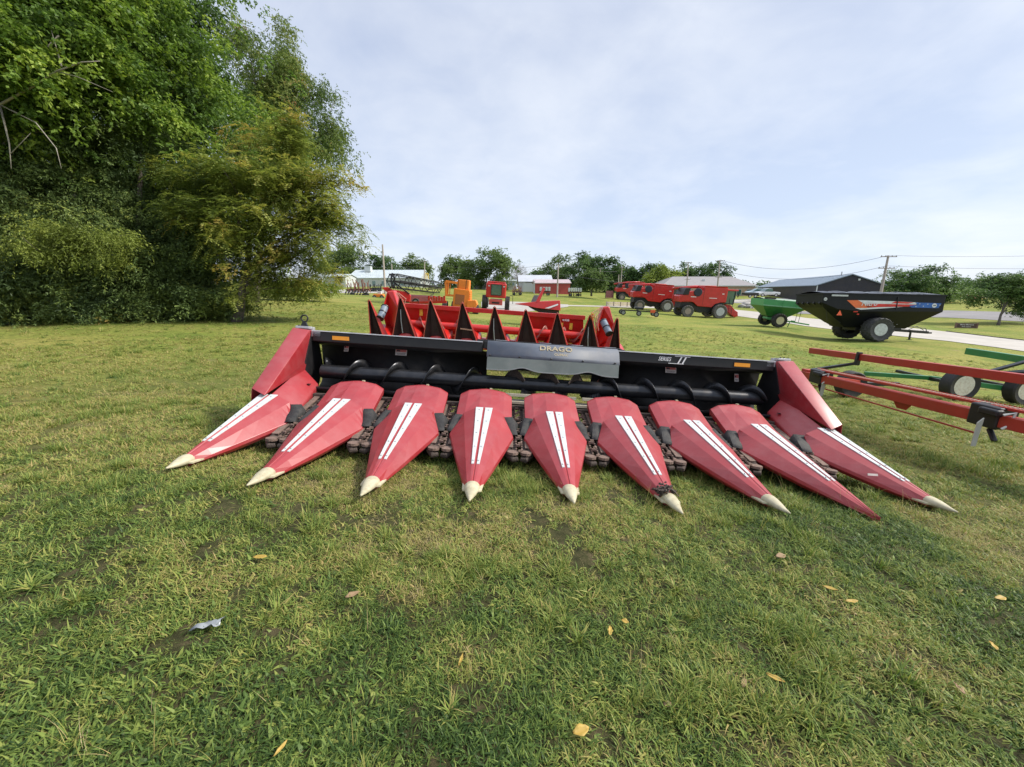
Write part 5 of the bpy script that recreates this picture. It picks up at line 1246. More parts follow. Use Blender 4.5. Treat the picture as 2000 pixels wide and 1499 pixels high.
def foliage(name, parent, mat_, blobs, ncl, twigs, per, tl, L, Wd, droop=.3, seed=1, shell=.45, flat=.6, tonebias=0.0, gap=.0, spread=.9, org=None, tsd=.16, pinn=False, boughs=0, bs=.5, bflat=.5):
    """blobs: (centre, (rx, ry, rz), weight); all in the world, minus org"""
    rs = np.random.RandomState(seed)
    w = np.array([b[2] for b in blobs], float); w /= w.sum()
    which = rs.choice(len(blobs), ncl, p=w)
    Cc = np.array([list(b[0]) for b in blobs])[which]; Rr = np.array([b[1] for b in blobs])[which]
    u = norm(rs.normal(size=(ncl, 3))); rad = shell + (1 - shell) * rs.rand(ncl) ** .6
    # lumpy outline
    lump = .82 + .36 * vnoise(u[:, 0] * 2 + which * 7, u[:, 1] * 2 + u[:, 2] * 2, .8, seed)
    C = Cc + u * Rr * (rad * lump)[:, None]
    if boughs:
        kb = rs.choice(ncl, boughs); pick = rs.choice(boughs, ncl); bsz = rs.uniform(.6, 1.35, boughs)
        bc, bu = C[kb], u[kb]; hor = bu * np.array([1, 1, .15]); hor = norm(hor)
        a = rs.normal(size=(ncl, 1)) * .9; off = rs.normal(size=(ncl, 3)) * np.array([.55, .55, .55 * bflat])
        C = bc[pick] + (hor[pick] * a + off) * (bs * bsz[pick])[:, None]; C[:, 2] -= droop * .5 * bs * np.abs(a[:, 0]) ** 2
        u = norm(bu[pick] + off * .5); which = which[kb][pick]; btone = rs.normal(0, tsd, boughs)[pick] + .06 * np.clip(a[:, 0], -1.5, 1.5)
    if gap > 0 and not boughs:
        k = vnoise(C[:, 0] + C[:, 1] * .7, C[:, 2] * 1.1 + C[:, 1] * .3, Rr.mean() * .42, seed + 5) > gap; C, u, which = C[k], u[k], which[k]
    ncl = len(C)
    ctone = .42 + rs.normal(0, tsd * (.5 if boughs else 1), ncl) + tonebias + (btone if boughs else 0)
    T = np.repeat(np.arange(ncl), twigs); nt_ = len(T)
    td = norm(u[T] * .55 + rs.normal(size=(nt_, 3)) * spread * np.array([1, 1, flat]) + np.array([0, 0, -droop * .4]))
    ts = C[T] + rs.normal(size=(nt_, 3)) * tl * .35; tlen = tl * rs.uniform(.5, 1.2, nt_)
    I = np.repeat(np.arange(nt_), per); n = len(I)
    f = np.tile((np.arange(per) + .5) / per, nt_) if pinn else rs.rand(n)
    pos = ts[I] + td[I] * (f * tlen[I])[:, None]; pos[:, 2] -= droop * tlen[I] * f * f
    side = norm(np.cross(td[I], np.array([0, 0, 1.0]) + rs.normal(size=(n, 3)) * .15)) * np.where(np.arange(n) % 2, 1, -1)[:, None]
    if pinn: d = norm(td[I] * .45 + side + rs.normal(size=(n, 3)) * .12 + np.array([0, 0, -droop * .5])); nr_ = norm(np.array([0, 0, 1.0]) + rs.normal(size=(nt_, 3))[I] * .35)
    else: d = norm(td[I] * .6 + side * .8 + rs.normal(size=(n, 3)) * .5 + np.array([0, 0, -droop])); nr_ = norm(np.array([0, 0, 1.0]) + rs.normal(size=(n, 3)) * .7)
    tone = ctone[T][I] + rs.normal(0, .10, n)
    LL = L * rs.uniform(.6, 1.25, n); WW = Wd * rs.uniform(.7, 1.2, n)
    if org is not None: pos = pos - np.array(org)
    return leafmesh(name, parent, mat_, pos, d, nr_, LL, WW, tone), C, ts, td, tlen
def limbs(name, parent, m, base, targets, r0, top=None, seed=1, org=None, n=7):
    rs = random.Random(seed); q = MB(); org = Vector(org) if org is not None else Vector()
    base = Vector(base) - org; cen = sum((Vector(t) for t in targets), Vector()) / len(targets) - org
    top = (Vector(top) - org) if top is not None else Vector((base.x * .4 + cen.x * .6, base.y * .4 + cen.y * .6, cen.z))
    H = top - base; tr = []
    for k in range(7):
        f = k / 6; tr.append(base + H * f + Vector((rs.uniform(-1, 1), rs.uniform(-1, 1), 0)) * H.length * .018 * (0 < k))
    q.tube(tr, [r0 * (1.25 if k == 0 else 1 - .75 * k / 6) for k in range(7)], 10)
    tk = q.build('trunk', m, parent, smooth=True)
    for t in targets:
        t = Vector(t) - org; f = rs.uniform(.3, .95); s = base + H * f
        if t.z < s.z: f = max(.22, min(f, (t.z - base.z) / H.z * .8)); s = base + H * f
        mid = s.lerp(t, .5) + Vector((0, 0, (t - s).length * rs.uniform(-.02, .15)))
        pts = []
        for k in range(n):
            g = k / (n - 1); p = s * (1 - g) ** 2 + mid * 2 * g * (1 - g) + t * g * g
            pts.append(p + Vector((rs.uniform(-1, 1), rs.uniform(-1, 1), rs.uniform(-1, 1))) * (t - s).length * .03 * (0 < k < n - 1))
        rr = r0 * (1 - .75 * f) * .5
        MB().tube(pts, [max(.008, rr * (1 - .85 * k / (n - 1))) for k in range(n)], 6).build('limb', m, parent, smooth=True)
    return tk
def Bp(px, py, Z, rx, rz, w=1.0, ry=None):
    c = P(px, py, Z); k = Z / F
    return (tuple(c), (rx * k, (ry or (rx + rz) / 2) * k, rz * k), w * rx * rz)
def tree(name, label, Zb, base, blobs, mat_, bark, ncl, twigs, per, tl, L, Wd, nl=12, r0=.2, top=None, group=None, cat='tree', seed=1, **kw):
    b = P(base[0], base[1], Zb); b = Vector((b.x, b.y, gz(b.x, b.y) - .15)) if Zb < 60 else b - Vector((0, 0, .3))
    t = thing(name, label, cat, Matrix.Translation(b), group)
    o, C, *_ = foliage('crown', t, mat_, blobs, ncl, twigs, per, tl, L, Wd, seed=seed, org=tuple(b), **kw)
    rs = random.Random(seed)
    tg = [tuple(C[rs.randrange(len(C))]) for _ in range(nl)]
    limbs('trunk', t, bark, b, tg, r0, top, seed, b)
    return t
# --- the wood at the left
A = tree('broadleaf_tree', 'big bright green broadleaf tree filling the top left corner', 13.5, (-70, 625), [Bp(-60, 60, 13, 200, 150), Bp(120, 70, 13.5, 150, 120), Bp(245, 150, 14, 85, 75), Bp(-40, 220, 13, 100, 70), Bp(265, 50, 15.5, 95, 85), Bp(20, -90, 13, 220, 110, .6), Bp(15, 128, 12.2, 55, 32, 3)], LG, BARKP, 3000, 8, 8, .42, .15, .085, 16, .28, seed=3, boughs=120, bs=.85, tsd=.2, droop=.55, gap=.30, shell=.3, tonebias=.06, group='trees of the wood at the left')
B_ = tree('broadleaf_tree', 'tall darker broadleaf tree behind the top of the wood, middle of its skyline', 19, (350, 605), [Bp(345, 30, 19, 80, 90), Bp(395, 170, 19, 70, 85), Bp(330, 210, 18, 120, 110), Bp(290, -80, 20, 110, 70, .6), Bp(200, 290, 17.5, 150, 90), Bp(60, 330, 17.5, 120, 90), Bp(300, 380, 18, 160, 90)], LG, BARK, 2600, 8, 8, .5, .17, .085, 14, .25, seed=5, boughs=130, bs=1.0, tsd=.2, droop=.6, gap=.28, shell=.25, tonebias=-.10, group='trees of the wood at the left')
C_ = tree('feathery_tree', 'tall feathery tree with thin airy twigs at the right edge of the wood', 29, (497, 584), [Bp(555, 95, 30, 42, 50, .8), Bp(585, 165, 30, 55, 55), Bp(612, 235, 30, 45, 55), Bp(530, 200, 29, 60, 90), Bp(560, 300, 29, 80, 80), Bp(625, 150, 30, 25, 30, .5), Bp(640, 262, 30, 28, 26, .6), Bp(478, 120, 29, 34, 60, .6), Bp(480, 300, 28, 80, 110)], LA, BARK, 1700, 9, 9, .75, .19, .075, 16, .24, top=tuple(P(560, 180, 30)), seed=8, boughs=95, bs=.85, bflat=1.1, tsd=.2, droop=.75, gap=.28, shell=.1, group='trees of the wood at the left', spread=1.0)
D_ = tree('yellowing_walnut', 'yellowing tree with long feather-like leaves at the right of the wood', 15.5, (455, 600), [Bp(330, 335, 14.6, 55, 18, 1.2), Bp(430, 350, 14.8, 100, 45), Bp(505, 360, 15, 120, 65), Bp(600, 385, 15.5, 80, 55), Bp(655, 430, 15.8, 42, 42, .9), Bp(560, 455, 15.5, 115, 60), Bp(470, 440, 15, 110, 70), Bp(520, 525, 15.5, 100, 45), Bp(590, 520, 16, 45, 50), Bp(560, 280, 15.5, 70, 50, .8), Bp(640, 355, 15.6, 40, 34, .6), Bp(687, 415, 15.8, 18, 25, .5), Bp(400, 430, 14.6, 60, 50, .8)], LO, BARK, 1500, 6, 14, .45, .13, .045, 16, .17, seed=11, boughs=150, bs=.42, bflat=.5, tsd=.2, droop=.45, gap=.20, shell=.1, pinn=True, group='trees of the wood at the left', spread=1.0, flat=.45)
ced = [(20, 628, 13.8, 260, 95, 'dark cedar at the left picture edge, its boughs sweeping low'), (150, 626, 14.6, 255, 85, 'dark cedar second from the left in the row of cedars'), (270, 622, 15.2, 270, 80, 'dark cedar in the middle of the row, left of the yellowing tree'), (385, 618, 15.8, 330, 75, 'dark cedar at the right end of the cedar row')]
for k, (px, py, Z, ytop, wd, lab) in enumerate(ced):
    bl = []
    for j in range(7):
        f = j / 6; y = lerp(590, ytop + 20, f); bl.append(Bp(px + 12 * math.sin(j * 2 + k), y, Z, wd * (1 - .6 * f), 40, 1, ry=wd * (1 - .6 * f) * .8))
    tree('cedar_tree', lab, Z, (px, py), bl, LC, BARK, 1500, 10, 9, .40, .11, .032, 8, .17, top=tuple(P(px, ytop, Z)), seed=20 + k, boughs=75, bs=.62, bflat=.35, droop=.55, gap=.15, shell=.35, group='cedars at the foot of the wood', flat=.35, tsd=.20)
tree('young_cedar', 'yellow-green low cedar boughs at the front left of the wood', 14.8, (150, 622), [Bp(75, 475, 12.9, 55, 9), Bp(120, 455, 12.9, 40, 9), Bp(185, 462, 12.9, 60, 10), Bp(130, 500, 13, 50, 12), Bp(225, 455, 13, 30, 8), Bp(200, 500, 13, 30, 10, .6)], LY, BARK, 200, 9, 10, .42, .10, .028, 6, .05, seed=31, top=tuple(P(150, 500, 14.8)), boughs=22, bs=.4, bflat=.3, droop=.5, shell=.1, flat=.3, tsd=.2, gap=.12)
# bare pale dead branches in front
bb = P(-60, 230, 12.3); t = thing('dead_branch', 'bare pale grey forked limb reaching in from the top left edge', 'branch', Matrix.Translation(bb))
q = MB()
def pb(*pts, r=.05):
    pp = [P(x, y, z) - bb for x, y, z in pts]; q.tube(pp, [r * (1 - .75 * k / (len(pp) - 1)) for k in range(len(pp))], 7)
pb((-60, 230, 12.3), (0, 205, 12.2), (60, 172, 12.1), (110, 140, 12.0), (160, 122, 11.9), (195, 120, 11.9), r=.045)
pb((-40, 140, 12.5), (40, 128, 12.3), (80, 108, 12.2), (115, 70, 12.1), r=.09)
pb((-40, 60, 12.5), (20, 50, 12.4), (60, 60, 12.3), r=.10)
pb((0, 205, 12.2), (18, 280, 12.2), (22, 330, 12.2), r=.03); pb((0, 205, 12.2), (70, 240, 12.1), (110, 290, 12.0), (120, 330, 12.0), r=.022)
pb((110, 140, 12.0), (150, 150, 12.0), (220, 180, 11.9), r=.02); pb((120, 130, 12), (112, 100, 12), (100, 60, 12), r=.025); pb((22, 300, 12.2), (60, 260, 12.1), r=.015)
q.build('limb', BARKP, t, smooth=True)
# undergrowth
bl = [Bp(px, 602 - 8 * math.sin(px * .07), 14.0 + px / 240, 42, 30, 1, ry=45) for px in range(-120, 440, 28)]
o, *_ = foliage('undergrowth', None, LO, bl, 2400, 8, 7, .24, .09, .045, seed=41, boughs=160, bs=.4, bflat=.8, droop=.2, shell=.2, flat=1.0, tonebias=-.30, tsd=.22)
tag(o, 'low weeds and brambles along the foot of the wood', None, None, 'stuff')
bl = [Bp(px, 570 - (px % 3) * 3, 33, 26, 12, 1, ry=30) for px in range(440, 650, 18)]
o, *_ = foliage('weed_patch', None, LYG, bl, 420, 7, 7, .5, .22, .08, seed=42, droop=.2, shell=.2, flat=1.2, tonebias=.0, tsd=.25)
tag(o, 'tall light green weeds along the back edge of the wood', None, None, 'stuff')
# a second row of stems behind, seen as dark trunks
for k, (px, Z) in enumerate(((60, 19), (250, 21), (330, 22), (215, 18))):
    b = P(px, 600, Z); b.z = gz(b.x, b.y) - .1; o = MB().tube([(0, 0, 0), (.1, 0, 2.5), (-.1, .1, 5.5)], [.16, .13, .1], 8).build('tree_trunk', BARK, None, smooth=True)
    o.location = b; tag(o, 'dark trunk seen between the lower boughs of the wood', 'tree', 'trunks inside the wood')
# --- trees across the road
far = [  # px, base y, top y, half width, Z, mat, clumps, label, flags
 (672, 556, 479, 48, 150, LM, 300, 'broad olive tree behind the low white building'),
 (742, 556, 498, 26, 155, LD, 160, 'blue-green tree just right of the tall thin pole'),
 (776, 556, 515, 22, 170, LD, 90, 'low dark tree above the roof of the white barn'),
 (813, 556, 500, 25, 150, LM, 150, 'tree at the right end of the white barn'),
 (889, 558, 503, 27, 140, LM, 200, 'olive tree left of the big willow-like tree'),
 (948, 560, 485, 45, 130, LM, 330, 'tall bright willow-like tree behind the boxy red machine'),
 (1050, 555, 528, 12, 200, LD, 50, 'small round tree above the grey shop'),
 (1092, 566, 500, 28, 140, LM, 170, 'grey-green tree behind the pale pole'),
 (1138, 566, 494, 38, 130, LD, 300, 'large dark round tree behind the red shed'),
 (1187, 566, 507, 26, 125, LD, 180, 'dark green tree right of the large dark one'),
 (1224, 562, 516, 19, 130, LD, 110, 'dark tree behind the pale gabled house'),
 (1268, 566, 517, 24, 125, LD, 130, 'dark tree left of the lime green one'),
 (1294, 568, 524, 30, 115, LYG, 200, 'lime green tree left of the brick house'),
 (1352, 560, 514, 27, 135, LD, 140, 'dark tree behind the left crossarm pole'),
 (1398, 560, 514, 22, 130, LD, 120, 'dark tree behind the tall crossarm pole'),
 (1322, 560, 530, 14, 150, LD, 60, 'small dark tree between the lime tree and the brick roof'),
]
for k, (px, yb, yt, hw, Z, mt, ncl, lab) in enumerate(far):
    h = yb - yt; bl = [Bp(px, yt + h * .48, Z, hw * 1.1, h * .48), Bp(px - hw * .5, yt + h * .6, Z - 1, hw * .6, h * .34), Bp(px + hw * .5, yt + h * .55, Z, hw * .6, h * .36), Bp(px + hw * .1, yt + h * .24, Z, hw * .55, h * .24)]
    tree('far_tree', lab, Z, (px, yb), bl, mt, BARK, int(ncl * 2.1), 6, 7, Z * .009, Z * .0036, Z * .0022, 5, .25, seed=50 + k, droop=.35, gap=.18, shell=.45, group='trees across the road', boughs=44, bs=hw * Z / F * .22, bflat=.7)
tree('lone_tree', 'lone olive tree with a clear trunk on the far lawn behind the planter', 86, (1155, 576), [Bp(1155, 545, 86, 27, 17), Bp(1140, 552, 86, 16, 12), Bp(1172, 550, 86, 16, 13), Bp(1152, 534, 86, 15, 8)], LM, BARK, 330, 6, 8, .7, .30, .17, 7, .2, seed=80, droop=.5, gap=.2, shell=.3)
tree('bare_tree', 'leafless grey twiggy tree behind the mobile homes', 150, (1010, 560), [Bp(1010, 535, 150, 16, 16)], LGY, BARKP, 90, 6, 6, 1.6, .7, .10, 14, .2, seed=81, droop=.0, shell=.3)
tree('spreading_tree', 'wide airy tree behind the front end of the black grain cart', 84, (1795, 594), [Bp(1790, 548, 84, 62, 26), Bp(1835, 556, 84, 48, 24), Bp(1745, 562, 84, 30, 20), Bp(1800, 530, 84, 45, 14), Bp(1855, 575, 84, 34, 16)], LD, BARK, 700, 7, 8, .95, .34, .17, 10, .3, seed=82, boughs=60, bs=1.3, bflat=.45, droop=.3, gap=.28, shell=.15, tonebias=.1)
tree('spreading_tree', 'small spreading tree with a curved trunk on the right lawn beside the sign', 44, (1950, 634), [Bp(1965, 552, 45, 50, 13), Bp(1920, 562, 45, 32, 12), Bp(2020, 565, 45, 45, 18), Bp(1985, 580, 45, 40, 12), Bp(1905, 592, 45, 24, 10), Bp(1990, 600, 45, 30, 10, .6), Bp(1940, 575, 45, 30, 10, .6)], LD, BARK, 560, 7, 9, .6, .20, .09, 14, .13, top=tuple(P(1972, 570, 45)), seed=83, boughs=50, bs=.7, bflat=.3, droop=.15, gap=.25, shell=.1, tonebias=.15, flat=.35)
tree('spreading_tree', 'dark tree mass beyond the small lawn tree at the far right', 100, (1960, 592), [Bp(1930, 562, 100, 50, 20), Bp(2000, 560, 100, 60, 22), Bp(1890, 568, 100, 30, 16)], LD, BARK, 420, 6, 8, 1.2, .42, .22, 6, .3, seed=84, droop=.3, gap=.12, shell=.3, tonebias=-.15)
# far-off wood closing the horizon
bl = []; rs_ = random.Random(9)
for az in np.arange(-66, 66, 1.0):
    r = 330 + rs_.uniform(-25, 25); x, y = r * math.sin(R(az)), r * math.cos(R(az)); z = gz(x, y)
    bl.append(((x, y, z + 1.5), (6, 5, rs_.uniform(2.0, 4.2)), 1))
o, *_ = foliage('far_wood', None, LD, bl, 2600, 4, 5, 1.8, 1.3, .8, seed=90, droop=.2, shell=.3)
tag(o, 'low far-off line of trees along the horizon', None, None, 'stuff')
# hedge and bushes by the parking and warehouse
for k, (px, py, Z, w, h, lab) in enumerate(((1275, 560, 105, 16, 6, 'low dark hedge at the left corner of the brick house'), (1320, 577, 98, 6, 3, 'small round shrub under the brick house windows'), (986, 562, 125, 5, 5, 'little bush between the mobile homes'), (918, 557, 120, 6, 6, 'rounded bush right of the orange machine'))):
    t = thing('shrub', lab, 'shrub', Matrix.Translation(P(px, py + h, Z)), 'low shrubs across the road')
    foliage('leaves', t, LD, [Bp(px, py, Z, w, h)], 60, 5, 6, .5, .35, .2, seed=95 + k, org=tuple(P(px, py + h, Z)), shell=.3)
# ------------------------------------------------------------------ fallen leaves and litter
LYE = paint('yellow_leaf', (.40, .27, .05), .6, 0, .25, 30, dirt=.3, dirtc=(.4, .2, .05))
def fallen(px, py, L, Wd, ang, label, m=LYE, curl=.3):
    g = G(px, py); q = MB(); r = []
    for k in range(7):
        f = k / 6; w = Wd * (math.sin(math.pi * min(1, f * .92 + .06)) ** .9) * random.uniform(.75, 1.1) / 2
        r.append([Vector((L * (f - .5), y + .25 * (f - .5) ** 2 * Wd, .008 + random.uniform(-.002, .003) + curl * (L * (f - .5)) ** 2 * 10 + .55 * abs(y))) for y in (-w, -w * .5, 0, w * .5, w)])
    o = q.loft(r, False, False).build('fallen_leaf', m, None, smooth=True, solid=.0012)
    o.matrix_basis = Matrix.Translation(g + Vector((0, 0, .022))) @ Matrix.Rotation(ang, 4, 'Z') @ Matrix.Rotation(R(12), 4, 'X')
    return tag(o, label, 'leaf', 'fallen leaves on the lawn')
TAN = paint('tan_leaf', (.26, .17, .09), .7, 0, .2, 20)
for px, py, L, Wd, a, lab, m in ((1134, 1440, .062, .040, .3, 'broad bright yellow fallen leaf, nearest the bottom edge', LYE), (1512, 1336, .065, .020, -.6, 'slim yellow leaf in the lower right grass', LYE), (510, 1098, .075, .030, .1, 'orange-yellow leaf in the left middle grass', LYE),
    (550, 1475, .05, .013, 1.2, 'thin amber leaf at the bottom, left of centre', LYE), (1190, 1243, .055, .022, 1.3, 'pale yellow upright leaf right of centre', LYE), (1220, 1224, .035, .022, -.4, 'small cream-yellow leaf beside the pale upright one', LYE), (1523, 1095, .07, .04, .2, 'pale tan leaf below the red-tipped snout', TAN),
    (1660, 1184, .07, .022, 0, 'yellow leaf on the right lawn', LYE), (900, 1300, .06, .014, 1.4, 'narrow gold leaf standing left of centre', LYE), (1304, 1388, .04, .022, 0, 'small tan leaf right of the broad yellow one', TAN), (1950, 1178, .06, .03, 0, 'orange leaf near the right picture edge', LYE), (1618, 1158, .07, .02, -.5, 'slim yellow leaf left of another on the right lawn', LYE),
    (690, 1172, .07, .03, .6, 'tan curled leaf in the brownish patch', TAN), (1935, 1272, .05, .02, 1.2, 'yellow-green leaf at the lower right edge', LYE), (1868, 1356, .05, .025, 1.3, 'dull brown leaf at the lower right', TAN), (1450, 1345, .05, .02, .8, 'reddish brown leaf left of the slim yellow one', TAN)):
    fallen(px, py, L, Wd, a, lab, m)
g = G(405, 1238); q = MB(); rs = random.Random(4); r = []
for i in range(8): r.append([Vector((.014 * i - .05 + rs.uniform(-.007, .007), .010 * j - .02 + .004 * i + rs.uniform(-.005, .005), .02 + rs.uniform(0, .02))) for j in range(5)])
o = q.loft(r, False, False).build('plastic_scrap', paint('clear_plastic', (.24, .26, .28), .25, 0, .1, 20), None, smooth=True, solid=.001)
o.location = g + Vector((0, 0, .01)); tag(o, 'crumpled scrap of clear plastic in the left foreground grass', 'litter')
# ------------------------------------------------------------------ grass
def blades(n, spread, lmin, lmax, wid, lean, seed, seg=3, flat=0.0):
    rs = np.random.RandomState(seed); V = []; Fc = []; T = []
    for _ in range(n):
        a = rs.rand() * 6.283; r = spread * math.sqrt(rs.rand()); bx, by = r * math.cos(a), r * math.sin(a)
        d = rs.rand() * 6.283; L = rs.uniform(lmin, lmax); ln = lean * rs.uniform(.3, 1.3); w = wid * rs.uniform(.6, 1.2)
        tw = rs.uniform(-.6, .6); o = len(V); tone = rs.rand()
        dx, dy = math.cos(d), math.sin(d)
        x, y, z = bx, by, -0.006; ang = rs.uniform(.0, .5) + flat
        for k in range(seg + 1):
            ww = w * (1 - (k / seg) ** 1.6) if k < seg else 0
            sx, sy = -math.sin(d + tw * k / seg) * ww / 2, math.cos(d + tw * k / seg) * ww / 2
            if k < seg: V += [(x - sx, y - sy, z), (x + sx, y + sy, z)]
            else: V += [(x, y, z)]
            ang += ln / seg
            x += dx * math.sin(ang) * L / seg; y += dy * math.sin(ang) * L / seg; z += max(-.5, math.cos(ang)) * L / seg
        for k in range(seg - 1): Fc.append((o + 2 * k, o + 2 * k + 1, o + 2 * k + 3, o + 2 * k + 2)); T.append(tone)
        Fc.append((o + 2 * seg - 2, o + 2 * seg - 1, o + 2 * seg)); T.append(tone)
    return V, Fc, T
BLADE = leafmat('grass_blades', [(0.0, (0.038, 0.072, 0.018)), (0.20, (0.092, 0.150, 0.034)), (0.42, (0.190, 0.252, 0.056)), (0.60, (0.285, 0.290, 0.075)), (0.80, (0.38, 0.29, 0.12)), (1.0, (0.50, 0.40, 0.24))], 0.22, 'tint', 'INSTANCER')
gcol = bpy.data.collections.new('grass_sources')
def tuft(k, args):
    V, Fc, T = blades(*args)
    me = bpy.data.meshes.new('tuft'); me.from_pydata(V, [], Fc); me.update()
    at = me.attributes.new('tone', 'FLOAT', 'FACE'); at.data.foreach_set('value', T)
    me.materials.append(BLADE)
    o = bpy.data.objects.new('tuft_%02d' % k, me); gcol.objects.link(o)
specs = [(46, .06, .03, .065, .0050, 1.6, 1), (46, .06, .025, .055, .0062, 1.9, 2), (50, .06, .025, .050, .0042, 1.5, 3), (40, .06, .025, .06, .0075, 2.1, 4),  # turf
         (30, .035, .07, .13, .0060, 1.1, 5), (34, .04, .06, .12, .0075, 1.3, 6),                                                     # coarse clumps
         (60, .07, .02, .06, .0022, 2.2, 7), (60, .07, .03, .07, .0020, 2.4, 8),                                                      # dry thatch
         (16, .05, .02, .035, .014, 1.2, 9, 3, .5),
         (5, .04, .14, .26, .0030, .8, 10, 4), (34, .018, .06, .105, .0085, 1.0, 11, 4, .25)]                                                                                       # broadleaf
for k, a in enumerate(specs): tuft(k, a)
def scatter():
    rs = np.random.RandomState(3)
    D = []; 
    for r0, r1, dens, sc in ((0.55, 2.2, 560, 1.0), (2.2, 4.5, 420, 1.05), (4.5, 8, 200, 1.25), (8, 15, 70, 1.5), (15, 34, 12, 1.6)):
        half = R(180) if r0 < 2 else R(115) if r0 < 4 else R(78) if r0 < 8 else R(66)
        n = int(dens * half * (r1 * r1 - r0 * r0))
        rr = np.sqrt(rs.rand(n) * (r1 * r1 - r0 * r0) + r0 * r0); a = rs.uniform(-half, half, n)
        x, y = rr * np.sin(a), rr * np.cos(a)
        D.append(np.c_[x, y, np.full(n, sc), rr])
    D = np.concatenate(D); x, y, sc, rr = D.T
    dry = fb(x, y, .9, 21); cl = fb(x, y, .35, 31); hue = fb(x, y, 1.6, 41); bare = fb(x, y, .55, 51)
    # olive-brown patch in the middle foreground, straw patches, greener to the right
    def blob(cx, cy, r): return np.exp(-((x - cx) ** 2 + (y - cy) ** 2) / r ** 2)
    dd = dry + .09 * blob(-.5, 1.9, .5) + .12 * blob(-.15, 1.25, .25) + .05 * blob(-.8, 2.2, .6) + .05 * blob(.25, 2.3, .25) - .05 * blob(1, 1.4, .8)
    keep = rs.rand(len(x)) < np.clip((.82 - bare) * 6, .25, 1)
    # stay off the pavement
    tint = .385 + (hue - .5) * .70 + (fb(x, y, .16, 61) - .5) * .55 + np.clip(dd - .56, 0, .5) * 1.9 + rs.normal(0, .07, len(x)) + .20 * np.clip((rr - 3.0) / 4, 0, 1) - .06 * np.clip((2.2 - rr), 0, 1)
    idx = rs.choice([0, 1, 2, 3, 0, 1, 8], len(x))
    th = rs.rand(len(x)) < np.clip((dd - .56) * 3.4, .05, .6); tint = np.minimum(tint, .61); idx[th] = rs.choice([6, 7], th.sum()); tint[th] += .13
    co = (cl > .66) & (rs.rand(len(x)) < .55); idx[co] = rs.choice([4, 5], co.sum()); tint[co] = .34 + rs.rand(co.sum()) * .2
    rc = np.hypot(x, y)
    # picked clumps
    sc = sc * rs.uniform(.6, 1.3, len(x))
    sc[co] *= .85
    ex = []
    for px, py, s_ in ((540, 1195, 1.2), (515, 1215, .9), (650, 1075, .9), (530, 1140, .9), (1080, 1215, 1.1), (1130, 1255, 1.2), (1105, 1225, 1.0), (1240, 1080, 1.0), (1265, 1090, .9), (1320, 1160, 1.0), (1060, 1100, .8), (1190, 1110, .8), (1310, 1220, .9), (1350, 1090, .8), (960, 1125, .8), (400, 1050, 1.0), (60, 1150, 1.2), (150, 1180, 1.1), (1700, 1250, .8), (880, 1400, .9), (1500, 1020, 1.1)):
        g = G(px, py); ex.append((g.x, g.y, s_, .38 + rs.rand() * .14, 10))
    for _ in range(150):
        g = G(rs.uniform(1150, 1900), rs.uniform(860, 1040)); ex.append((g.x, g.y, rs.uniform(.6, 1.1), rs.uniform(.3, .75), 9))
    for _ in range(60):
        g = G(rs.uniform(100, 1900), rs.uniform(1040, 1480)); ex.append((g.x, g.y, rs.uniform(.4, .8), rs.uniform(.5, .85), 9))
    for _ in range(260):
        g = G(rs.uniform(-50, 750), rs.uniform(1300, 1520)); ex.append((g.x, g.y, rs.uniform(.8, 1.3), rs.uniform(.15, .35), 8))
    ex = np.array(ex); x = np.r_[x, ex[:, 0]]; y = np.r_[y, ex[:, 1]]; sc = np.r_[sc, ex[:, 2]]; tint = np.r_[tint, ex[:, 3]]; idx = np.r_[idx, ex[:, 4].astype(int)]; keep = np.r_[keep, np.ones(len(ex), bool)]
    m = keep; x, y, sc, tint, idx = x[m], y[m], sc[m], tint[m], idx[m]
    z = gzv(x, y) + relief(x, y)
    me = bpy.data.meshes.new('grass'); me.from_pydata(np.c_[x, y, z].tolist(), [], [])
    n = len(x)
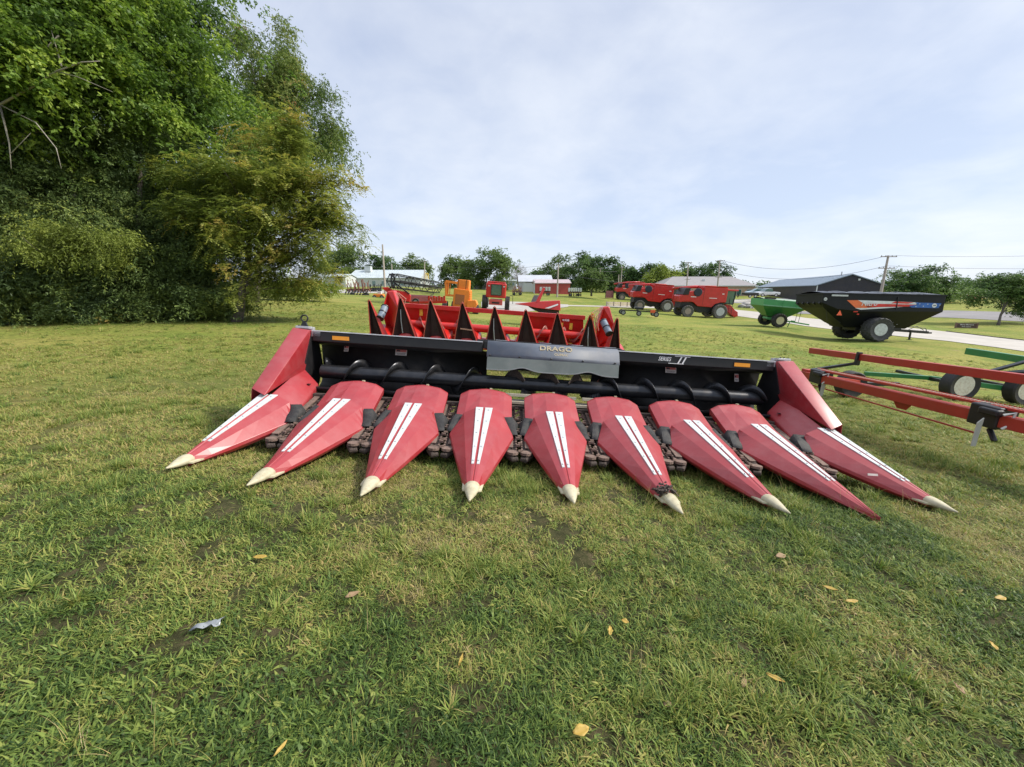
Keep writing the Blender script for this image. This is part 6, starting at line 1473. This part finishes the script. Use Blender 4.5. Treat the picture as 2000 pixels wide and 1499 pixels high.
    for nm, ty, val, key in (('scl', 'FLOAT', sc, 'value'), ('tint', 'FLOAT', np.clip(tint, 0.02, 1), 'value'), ('pick', 'INT', idx, 'value')):
        at = me.attributes.new(nm, ty, 'POINT'); at.data.foreach_set(key, val.astype(np.int32 if ty == 'INT' else np.float32))
    rot = np.c_[rs.uniform(-.25, .25, n), rs.uniform(-.25, .25, n), rs.uniform(0, 6.283, n)].astype(np.float32)
    at = me.attributes.new('rot', 'FLOAT_VECTOR', 'POINT'); at.data.foreach_set('vector', rot.ravel())
    o = bpy.data.objects.new('grass', me); COL.objects.link(o)
    tag(o, None, None, None, 'stuff'); o['label'] = 'short mixed lawn grass, green with olive and straw patches'
    ng = bpy.data.node_groups.new('scatter_blades', 'GeometryNodeTree')
    ng.interface.new_socket('Geometry', in_out='INPUT', socket_type='NodeSocketGeometry'); ng.interface.new_socket('Geometry', in_out='OUTPUT', socket_type='NodeSocketGeometry')
    gi = ng.nodes.new('NodeGroupInput'); go = ng.nodes.new('NodeGroupOutput')
    iop = ng.nodes.new('GeometryNodeInstanceOnPoints'); ci = ng.nodes.new('GeometryNodeCollectionInfo')
    ci.inputs[0].default_value = gcol; ci.inputs[1].default_value = True; ci.inputs[2].default_value = True
    iop.inputs['Pick Instance'].default_value = True
    def na(nm, ty):
        k = ng.nodes.new('GeometryNodeInputNamedAttribute'); k.data_type = ty; k.inputs[0].default_value = nm
        return [s for s in k.outputs if s.enabled and s.name == 'Attribute'][0]
    er = ng.nodes.new('FunctionNodeEulerToRotation')
    ng.links.new(na('rot', 'FLOAT_VECTOR'), er.inputs[0]); ng.links.new(er.outputs[0], iop.inputs['Rotation'])
    ng.links.new(na('scl', 'FLOAT'), iop.inputs['Scale']); ng.links.new(na('pick', 'INT'), iop.inputs['Instance Index'])
    ng.links.new(gi.outputs[0], iop.inputs['Points']); ng.links.new(ci.outputs[0], iop.inputs['Instance']); ng.links.new(iop.outputs[0], go.inputs[0])
    o.modifiers.new('scatter', 'NODES').node_group = ng
    print('GRASS', n)
scatter()
